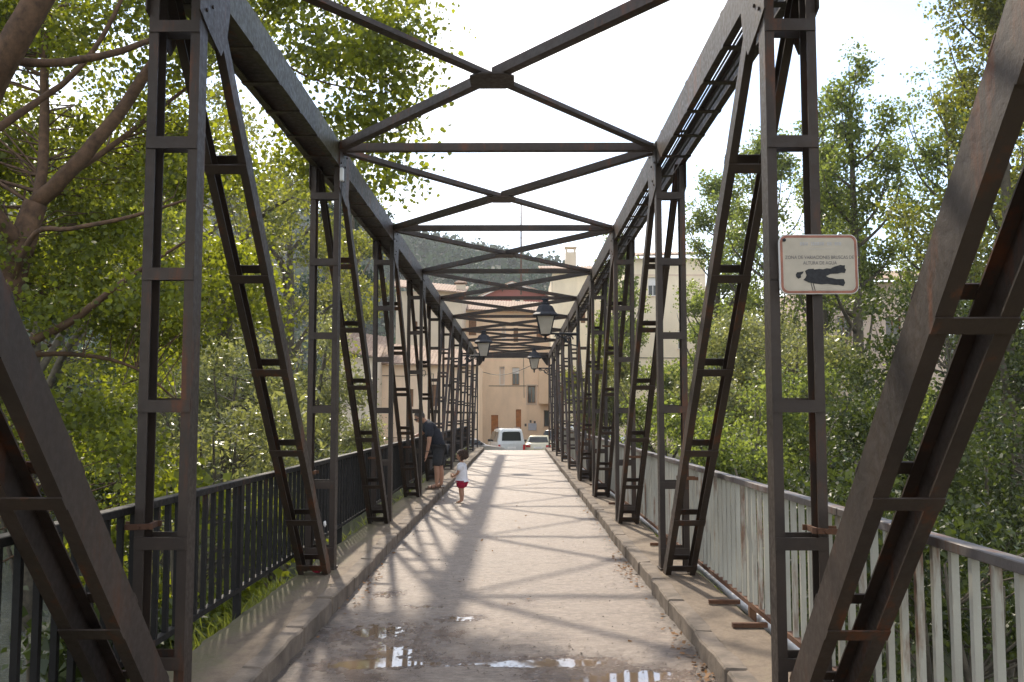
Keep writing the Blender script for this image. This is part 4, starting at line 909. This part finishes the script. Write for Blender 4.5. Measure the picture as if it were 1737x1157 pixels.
gtree('garden_tree', 'small tree against the corner house beside the chimney', 56, 1042, 560, 1.5, 4.6, 190, M['leaf_aspen'], 45, .4, .16, .12, 320, 'trees by the cream houses')
poplar('young poplar shading the corner house beside the bridge end', 50, 1040, 388, 760, 1.25, 330, 331, ll=.13, per=46)
gtree('garden_tree', 'rounded tree in front of the tall cream house', 46, 1238, 610, 2.0, 3.4, 210, M['leaf_aspen'], 48, .42, .15, .11, 323, 'trees by the cream houses')
gtree('garden_tree', 'leafy tree growing below the corner house at the bridge end', 47, 1010, 660, 1.5, 2.2, 170, M['leaf_mid'], 48, .36, .14, .1, 326, 'trees by the cream houses')
gtree('garden_tree', 'dark shaded tree overhanging the near flaking railing', 17.5, 1690, 700, 2.5, 3.0, 320, M['leaf_dark'], 80, .36, .075, .055, 329, 'trees by the cream houses')
GS = 'shrubs along the right river bank'
for k, (lab, Y, px, pyc, rx, rz, n, lm) in enumerate([
    ('light green shrub just beyond the flaking railing at mid bridge', 25, 1300, 700, 2.2, 2.3, 230, 'leaf_willow'), ('grey green shrub below the slender poplar', 24, 1420, 740, 2.7, 2.2, 230, 'leaf_aspen'),
    ('tall shrub between the sign post and the dark diagonal', 29, 1330, 650, 2.4, 2.6, 220, 'leaf_willow'), ('bushy shrub screening the silver car', 29, 1625, 735, 2.2, 1.6, 190, 'leaf_aspen'),
    ('low dark shrub near the foot of the flaking railing', 13, 1480, 930, 1.9, 1.6, 200, 'leaf_dark'), ('dark shrub filling the slope under the dense poplar', 15, 1660, 900, 2.5, 1.9, 240, 'leaf_dark'),
    ('shrub under the flaking railing at the second pier', 19, 1260, 800, 1.9, 1.7, 190, 'leaf_aspen'), ('dark shrub beside the near abutment under the flaking railing', 8.5, 1620, 1120, 1.7, 1.3, 190, 'leaf_dark'),
    ('shrub filling the bank below the tall cream house', 38, 1120, 705, 2.0, 2.1, 190, 'leaf_aspen'), ('pale shrub beside the far abutment on the grey railed side', 42, 1030, 715, 1.3, 1.4, 120, 'leaf_willow')]):
    gtree('river_shrub', lab, Y, px, pyc, rx, rz, n, M[lm], 92, .27*(1+Y/60), .052*(1+Y/40), .034*(1+Y/40), 340+3*k, GS, stems=5, cat='shrub', shell=.3)

# --- wooded hill
rng = np.random.default_rng(77); n = 2600
Yh = 112+ (rng.random(n)**.75)*370; Xh = (rng.random(n)*2-1)*(Yh*.62+45); keep = (Xh < 40+Yh*.5); Yh, Xh = Yh[keep], Xh[keep]
Zh = gz(Xh, Yh); sc_ = 2.0+rng.random(len(Xh))*1.8
cent = np.stack([Xh, Yh, Zh+sc_*1.1], -1); k = 6
C = np.repeat(cent, k, 0)+rng.normal(size=(len(cent)*k, 3))*np.repeat(sc_, k)[:, None]*np.array([.45, .45, .5])
V, Q = leaf_cloud(C, 14, 1.1, 1.55, 1.25, rng, .8, 0.2)
o = obj('hill_forest', np_mesh('hill_forest', V, Q, M['leaf_far'])); tag(o, 'blue green wood covering the distant hillside behind the village', 'forest', kind='stuff')
# --- ground cover on the banks, weeds along the walkway
def blades(n, xf, yf, zf, hgt, rng, wd=.02):
    x = xf(n); y = yf(n); z = zf(x, y); P = np.stack([x, y, z], -1); a = rng.normal(size=(n, 3))*.45; a[:, 2] = 1; a /= np.linalg.norm(a, axis=1)[:, None]
    s = np.cross(a, rng.normal(size=(n, 3))); s /= np.linalg.norm(s, axis=1)[:, None]; h = (hgt*(.4+.9*rng.random(n)))[:, None]; bend = rng.normal(size=(n, 3))*np.array([1, 1, .2])*h*.25
    V = np.stack([P-s*wd*.6, P+a*h*.5-s*wd, P+a*h+bend, P+a*h*.5+s*wd], 1).reshape(-1, 3); return V, np.arange(n*4).reshape(-1, 4)
V, Q = blades(42000, lambda n: (rng.random(n)*2-1)*26, lambda n: 1.0+44*rng.random(n), gz, .45, rng, .018)
k = (np.abs(V[::4, 0]) > 2.05) & (V[::4, 2] > -4.6); V = V.reshape(-1, 4, 3)[k].reshape(-1, 3); Q = np.arange(len(V)).reshape(-1, 4)
o = obj('bank_grass', np_mesh('bank_grass', V, Q, M['grass'])); tag(o, 'rank green grass and weeds on the river banks', 'grass', kind='stuff')
V, Q = blades(800, lambda n: -1.885-.09*np.abs(rng.normal(size=n)), lambda n: 5.4+3.6*rng.random(n)**1.2, lambda x, y: np.full(len(x), -.02), .13, rng, .006)
V2, Q2 = blades(900, lambda n: -1.89-.06*np.abs(rng.normal(size=n)), lambda n: 9+26*rng.random(n), lambda x, y: np.full(len(x), -.02), .15, rng, .007)
o = obj('walkway_weeds', np_mesh('walkway_weeds', np.concatenate([V, V2]), np.concatenate([Q, Q2+len(V)]), M['grass'])); tag(o, 'thin bright weeds sprouting along the outer edge of the moss-grown walkway', 'weeds', kind='stuff')
# --- fallen leaves and grit along the kerbs
def litter(spots, ll):
    VV = []
    for cx_, cy_, sx_, sy_, n in spots:
        x = cx_+rng.normal(size=n)*sx_; y = cy_+rng.normal(size=n)*sy_; x = np.clip(x, KL+.02, KR-.02); z = road_h(x, y)+.006+.01*rng.random(n)
        a = rng.normal(size=(n, 3))*np.array([1, 1, .25]); a /= np.linalg.norm(a, axis=1)[:, None]; s = np.cross(a, np.array([0, 0, 1])+rng.normal(size=(n, 3))*.3); L = (ll*(.5+rng.random(n)))[:, None]; P = np.stack([x, y, z], -1)
        VV.append(np.stack([P, P+a*L*.5+s*L*.35, P+a*L, P+a*L*.5-s*L*.35], 1).reshape(-1, 3))
    V = np.concatenate(VV); return V, np.arange(len(V)).reshape(-1, 4)
M['deadleaf'] = leaf_mat('dead_leaf', (.16,.085,.04), (.26,.15,.075), (1.3,1.2,1.0), .8, .2, .2)
V, Q = litter([(1.30, 9.9, .05, .5, 90), (1.34, 6.0, .05, .6, 110), (-1.2, 9.3, .05, .25, 40), (-1.18, 8.3, .05, .4, 30), (1.33, 13, .05, 3, 70), (0, 12, .8, 6, 60), (-1.22, 16, .04, 5, 60)], .035)
o = obj('fallen_leaves', np_mesh('fallen_leaves', V, Q, M['deadleaf'])); tag(o, 'brown fallen leaves drifted along the foot of the kerbs', 'leaves', kind='stuff')
V, Q = litter([(-.7, 6.7, .45, .55, 700), (.6, 6.2, .5, .25, 420), (.3, 8, .8, 2.0, 500), (0, 14, .9, 8, 300)], .014)
o = obj('road_grit', np_mesh('road_grit', V, Q, M['kerb'])); tag(o, 'loose grit and crumbs scattered round the puddles', 'grit', kind='stuff')

# ------------------------------------------------------------------ people
M['skin'] = simple('skin', (.42,.23,.15), .55, 0, .12, 9, .05); M['navy'] = simple('navy_cotton', (.018,.02,.028), .85, 0, .3, 30, .4); M['charcoal'] = simple('charcoal_cotton', (.035,.036,.04), .85, 0, .3, 25, .4)
M['shirtwhite'] = simple('white_cotton', (.72,.71,.74), .85, 0, .06, 25, .3); M['crimson'] = simple('crimson_cotton', (.38,.012,.045), .85, 0, .2, 25, .3)
M['hairdark'] = simple('dark_brown_hair', (.055,.028,.017), .5, 0, .5, 40, .6); M['hairgrey'] = simple('cropped_grey_hair', (.07,.06,.055), .8, 0, .4, 60, .5); M['leather'] = simple('brown_leather', (.11,.065,.04), .6, 0, .3, 20, .3)
def skin(name, J, E_, mat, parent, root, sub=2, sx=None):
    """J: {joint:(x,y,z,r or (ra,rb))}; E_: edges -> one continuous skinned surface"""
    names = list(J); me = bpy.data.meshes.new('tmp'); me.from_pydata([J[n][:3] for n in names], [(names.index(a), names.index(b_)) for a, b_ in E_], [])
    o_ = bpy.data.objects.new('tmp', me); COL.objects.link(o_)
    sm = o_.modifiers.new('s', 'SKIN'); sm.use_smooth_shade = True; sm.branch_smoothing = .3
    for i, n in enumerate(names):
        rr = J[n][3]; sv = me.skin_vertices[0].data[i]; sv.radius = rr if hasattr(rr, '__len__') else (rr, rr); sv.use_root = (n == root)
    sb = o_.modifiers.new('b', 'SUBSURF'); sb.levels = sub; sb.render_levels = sub
    bpy.context.view_layer.update()
    m2 = bpy.data.meshes.new_from_object(o_.evaluated_get(bpy.context.evaluated_depsgraph_get())); bpy.data.objects.remove(o_)
    m2.materials.clear(); m2.materials.append(mat); m2.name = name; m2.polygons.foreach_set('use_smooth', [True]*len(m2.polygons)); return obj(name, m2, parent)
def ball(name, c, rad, mat, parent, seed=0, rough=0.0, rot=None, n=16, cut=None):
    bm = bmesh.new(); bmesh.ops.create_uvsphere(bm, u_segments=n*2, v_segments=n, radius=1)
    for v in bm.verts:
        f = 1+rough*float(vnoise(np.array([v.co[:]])*1.0, 3.2, seed, 2)[0]); v.co = Vector((v.co.x*rad[0]*f, v.co.y*rad[1]*f, v.co.z*rad[2]*f))
    if cut: bmesh.ops.bisect_plane(bm, geom=bm.verts[:]+bm.edges[:]+bm.faces[:], plane_co=cut[0], plane_no=cut[1], clear_outer=True)
    me = bpy.data.meshes.new(name); bm.to_mesh(me); bm.free(); me.materials.append(mat); me.polygons.foreach_set('use_smooth', [True]*len(me.polygons)); return obj(name, me, parent, c, rot)
def fingers(J, E_, wrist, hand, dirn, side, nrm, L=.085, r_=.0085, curl=.5, tagn='a'):
    """palm + five unequal bent fingers growing from joint `hand`"""
    h = Vector(J[hand][:3]); d = Vector(dirn).normalized(); s = Vector(side).normalized(); n_ = Vector(nrm).normalized()
    for k, (off, ln) in enumerate(((-.030,.80), (-.010,.98), (.011,1.0), (.031,.88))):
        b_ = h+d*.045+s*off; m_ = b_+(d*(1-curl*.3)+n_*curl*.35)*L*ln*.55; t_ = m_+(d*(1-curl)+n_*curl)*L*ln*.5
        for q, (p, rr) in enumerate(((b_, r_*1.15), (m_, r_), (t_, r_*.75))): J[f'{tagn}{k}{q}'] = (*p, rr)
        E_ += [(hand, f'{tagn}{k}0'), (f'{tagn}{k}0', f'{tagn}{k}1'), (f'{tagn}{k}1', f'{tagn}{k}2')]
    b_ = h-s*.035+d*.0; t_ = b_-s*.018+d*.045+n_*.02; J[f'{tagn}t0'] = (*b_, r_*1.2); J[f'{tagn}t1'] = (*t_, r_*.85); E_ += [(hand, f'{tagn}t0'), (f'{tagn}t0', f'{tagn}t1')]
# --- man bending over the railing (faces -x)
mo = Vector((-1.40, 18.7, KH)); pm = empty('person', mo); tag(pm, 'adult in navy T-shirt and charcoal shorts bending over with one hand on black railing', 'person')
J = {'pel': (.055,0,.84,(.135,.11)), 'wai': (.02,-.01,.98,(.135,.115)), 'che': (-.085,-.03,1.13,(.155,.125)), 'shl': (-.165,-.045,1.25,(.12,.10)), 'nek': (-.225,-.06,1.315,.058), 'hd0': (-.265,-.075,1.355,.068),
     'hl': (.055,-.10,.82,.095), 'kl': (.005,-.12,.45,.058), 'cl': (.02,-.13,.30,.056), 'al': (.015,-.14,.085,.036), 'fl': (-.07,-.145,.045,.038), 'tl': (-.155,-.15,.032,.03),
     'hr': (.07,.10,.82,.095), 'kr': (.06,.115,.45,.058), 'cr': (.085,.12,.30,.056), 'ar': (.085,.13,.085,.036), 'fr': (.005,.135,.045,.038), 'tr': (-.07,.14,.032,.03),
     'sl': (-.135,-.205,1.205,.066), 'el': (-.125,-.255,.94,.044), 'wl': (-.165,-.265,.715,.03), 'pl': (-.18,-.265,.655,.034),
     'sr': (-.19,.135,1.215,.066), 'er': (-.335,.20,1.07,.044), 'wr': (-.425,.16,1.035,.03), 'pr': (-.475,.145,1.03,.034)}
E_ = [('pel','wai'), ('wai','che'), ('che','shl'), ('shl','nek'), ('nek','hd0'), ('pel','hl'), ('hl','kl'), ('kl','cl'), ('cl','al'), ('al','fl'), ('fl','tl'), ('pel','hr'), ('hr','kr'), ('kr','cr'), ('cr','ar'), ('ar','fr'), ('fr','tr'),
      ('shl','sl'), ('sl','el'), ('el','wl'), ('wl','pl'), ('shl','sr'), ('sr','er'), ('er','wr'), ('wr','pr')]
fingers(J, E_, 'wl', 'pl', (-.15,0,-1), (0,1,0), (-1,0,0), .085, .0085, .35, 'a'); fingers(J, E_, 'wr', 'pr', (-1,-.1,-.12), (0,1,0), (0,0,-1), .085, .0085, .45, 'b')
skin('body', J, E_, M['skin'], pm, 'pel')
hq = Vector((-.33, -.095, 1.405))
hd = ball('head', hq, (.098,.078,.118), M['skin'], pm, 3, .03, (0, math.radians(-42), math.radians(25)))
for s in (-1, 1): ball('ear', (.005, s*.078, -.005), (.02,.012,.03), M['skin'], hd, n=6)
ball('nose', (-.102, 0, -.018), (.02,.014,.024), M['skin'], hd, n=6); MB().box((-.093,0,-.058), (.012,.045,.009)).build('mouth', M['leather'], hd, bevel=.002)
ball('hair', (.014,0,.018), (.10,.083,.112), M['hairgrey'], hd, 5, .03, cut=((-.03,0,-.02), (-1,0,-.55)))
mb = MB(); [mb.box((-.098, s*.036, .018), (.016,.055,.036)) for s in (-1,1)]; [mb.box((-.05, s*.083, .022), (.10,.006,.01)) for s in (-1,1)]; mb.build('sunglasses', M['plastic'], hd, bevel=.003)
Js = {'b': (.062,0,.76,(.155,.15)), 'w': (.03,-.01,.93,(.168,.152)), 'c': (-.075,-.03,1.12,(.20,.168)), 's': (-.155,-.045,1.235,(.165,.135)), 'n': (-.225,-.06,1.325,.092), 'l0': (-.135,-.20,1.205,.108), 'l1': (-.13,-.245,1.00,.084), 'r0': (-.185,.135,1.215,.108), 'r1': (-.29,.18,1.11,.084)}
skin('t_shirt', Js, [('b','w'), ('w','c'), ('c','s'), ('s','n'), ('s','l0'), ('l0','l1'), ('s','r0'), ('r0','r1')], M['navy'], pm, 'w')
Jp = {'p': (.06,0,.86,(.158,.14)), 'l0': (.055,-.095,.78,.118), 'l1': (.02,-.115,.56,.108), 'l2': (.008,-.12,.43,.10), 'r0': (.07,.095,.78,.118), 'r1': (.07,.11,.56,.108), 'r2': (.062,.115,.43,.10)}
skin('shorts', Jp, [('p','l0'), ('l0','l1'), ('l1','l2'), ('p','r0'), ('r0','r1'), ('r1','r2')], M['charcoal'], pm, 'p')
for fx, fy in ((-.065,-.145), (.01,.135)):
    sd = MB().poly([(fx+u, fy+v, .012) for u, v in [(.125,-.03), (.135,0), (.125,.03), (0,.042), (-.09,.05), (-.135,.03), (-.145,0), (-.13,-.035), (-.08,-.048), (0,-.038)]], .024, (0,0,1)).build('sandal', M['leather'], pm, bevel=.004)
    for q in (-.085, -.02, .055): MB().tube([(fx+q, fy+.05*math.cos(a*math.pi/6)*(1 if q < .04 else .85), .02+.065*math.sin(a*math.pi/6)*(1 if q > -.05 else .8)) for a in range(7)], .011, 5).build('strap', M['leather'], sd)
MB().tube([(-.15+.036*math.cos(a), -.262+.036*math.sin(a), .745) for a in np.linspace(0, 6.28, 12)], .008, 5).build('watch', M['plastic'], pm)
# --- little girl on the roadway (faces -x)
go = Vector((-.81, 17.05, float(road_h(np.array([-.81]), np.array([17.05]))[0])+.004)); pg = empty('person', go, None, -.25); tag(pg, 'small child in white T-shirt and crimson shorts standing on the roadway with curly dark hair', 'person')
J = {'pel': (.0,0,.41,(.075,.07)), 'wai': (-.005,0,.50,(.078,.07)), 'che': (0,0,.60,(.082,.07)), 'shl': (.005,0,.685,(.062,.05)), 'nek': (0,0,.725,.034), 'hd0': (-.005,0,.765,.038),
     'hl': (0,-.045,.39,.056), 'kl': (-.005,-.045,.225,.038), 'cl': (.008,-.045,.16,.036), 'al': (.008,-.045,.048,.024), 'fl': (-.04,-.048,.024,.022), 'tl': (-.085,-.05,.018,.017),
     'hr': (0,.045,.39,.056), 'kr': (-.01,.045,.225,.038), 'cr': (.0,.045,.16,.036), 'ar': (.0,.045,.048,.024), 'fr': (-.048,.048,.024,.022), 'tr': (-.092,.05,.018,.017),
     'sl': (.0,-.10,.665,.036), 'el': (-.035,-.125,.54,.026), 'wl': (-.115,-.085,.485,.019), 'pl': (-.145,-.06,.482,.02),
     'sr': (.0,.10,.665,.036), 'er': (-.03,.125,.54,.026), 'wr': (-.11,.09,.49,.019), 'pr': (-.14,.055,.49,.02)}
E_ = [('pel','wai'), ('wai','che'), ('che','shl'), ('shl','nek'), ('nek','hd0'), ('pel','hl'), ('hl','kl'), ('kl','cl'), ('cl','al'), ('al','fl'), ('fl','tl'), ('pel','hr'), ('hr','kr'), ('kr','cr'), ('cr','ar'), ('ar','fr'), ('fr','tr'),
      ('shl','sl'), ('sl','el'), ('el','wl'), ('wl','pl'), ('shl','sr'), ('sr','er'), ('er','wr'), ('wr','pr')]
fingers(J, E_, 'wl', 'pl', (-1,.5,.1), (0,.2,1), (0,1,0), .045, .0055, .5, 'a'); fingers(J, E_, 'wr', 'pr', (-1,-.5,.1), (0,-.2,1), (0,-1,0), .045, .0055, .5, 'b')
skin('body', J, E_, M['skin'], pg, 'pel')
hd = ball('head', (-.012,0,.845), (.082,.07,.094), M['skin'], pg, 4, .02, (0, math.radians(-8), 0))
for s in (-1, 1): ball('ear', (.008, s*.069, -.01), (.015,.008,.02), M['skin'], hd, n=6); ball('eye', (-.071, s*.027, .002), (.008,.010,.007), M['hairdark'], hd, n=6)
ball('nose', (-.084,0,-.018), (.011,.010,.011), M['skin'], hd, n=6); MB().box((-.076,0,-.045), (.008,.03,.006)).build('mouth', M['crimson'], hd, bevel=.002)
rh = np.random.default_rng(9); mb = MB(); 
hr = ball('hair', (.014,0,.014), (.092,.085,.098), M['hairdark'], hd, 6, .08, cut=((-.035,0,0), (-1,0,-.45)))
for k in range(80):
    a, u = rh.random()*6.28, rh.random()*1.6-.75; c_ = Vector((.014+.09*math.cos(a)*math.sqrt(max(0, 1-u*u)), .086*math.sin(a)*math.sqrt(max(0, 1-u*u)), .01+.098*u))
    if c_.x < -.03 and c_.z < .045: continue
    mb.tube([c_+Vector((.014*math.cos(q*1.1+k), .014*math.sin(q*1.1+k), -.006*q)) for q in range(8)], [.010]*7+[.003], 5)
mb.build('curls', M['hairdark'], hr, smooth=True)
Js = {'b': (.0,0,.385,(.125,.118)), 'w': (-.005,0,.49,(.118,.108)), 'c': (0,0,.595,(.115,.102)), 's': (.004,0,.672,(.095,.08)), 'n': (.002,0,.742,.056), 'l0': (0,-.092,.655,.062), 'l1': (-.014,-.125,.565,.056), 'r0': (0,.092,.655,.062), 'r1': (-.012,.125,.565,.056)}
skin('t_shirt', Js, [('b','w'), ('w','c'), ('c','s'), ('s','n'), ('s','l0'), ('l0','l1'), ('s','r0'), ('r0','r1')], M['shirtwhite'], pg, 'w')
Jp = {'p': (.0,0,.43,(.10,.095)), 'l0': (0,-.045,.375,.084), 'l1': (-.002,-.05,.25,.084), 'r0': (0,.045,.375,.084), 'r1': (-.005,.05,.25,.084)}
skin('shorts', Jp, [('p','l0'), ('l0','l1'), ('p','r0'), ('r0','r1')], M['crimson'], pg, 'p')
for fx, fy in ((-.035,-.048), (-.043,.048)):
    sd = MB().poly([(fx+u, fy+v, .003) for u, v in [(.07,-.02), (.075,0), (.07,.02), (0,.026), (-.06,.03), (-.08,0), (-.06,-.03), (0,-.026)]], .010, (0,0,1)).build('sandal', M['signface'], pg); MB().tube([(fx-.025, fy+.03*math.cos(a*math.pi/6), .008+.036*math.sin(a*math.pi/6)) for a in range(7)], .006, 5).build('strap', M['signface'], sd)

# ------------------------------------------------------------------ small things on the truss
p = at(581, 292, 9.0); jb = MB().box((0,0,0), (.035, .05, .13)).build('junction_box', M['white'], None, (-1.515, 9.02, p.z-.02), bevel=.006); tag(jb, 'small white junction box high on a laced truss post', 'junction box')
MB().tube([(0,0,-.06), (-.01,.0,-.4), (-.012,0,-1.0)], .006, 5).build('cable', M['plastic'], jb)
def scrap(name, label, cat, loc, rad, mat, seed):
    o_ = ball(name, loc, rad, mat, None, seed, .35, n=8); tag(o_, label, cat)
scrap('paper_scrap', 'white scrap of paper caught on the foot of a diagonal', 'litter', (-1.565, 8.70, .60), (.012,.02,.025), M['white'], 3)
scrap('crumpled_carton', 'red crumpled carton lying inside the foot of a laced diagonal', 'litter', (-1.66, 8.85, .165), (.05,.045,.03), M['crimson'], 5)

# ------------------------------------------------------------------ air
hm = bpy.data.materials.new('haze_air'); hm.use_nodes = True; t = hm.node_tree; t.nodes.clear()
ho = N(t, 'ShaderNodeOutputMaterial'); pv = N(t, 'ShaderNodeVolumePrincipled'); pv.inputs['Color'].default_value = (.93,.96,1,1); pv.inputs['Density'].default_value = .00034; pv.inputs['Anisotropy'].default_value = .25
t.links.new(pv.outputs[0], ho.inputs['Volume'])
hzb = MB().span((-2600, -700, -7.5), (2600, 2700, 230)).build('haze', hm); tag(hzb, 'thin summer haze over the valley', 'haze', kind='stuff')
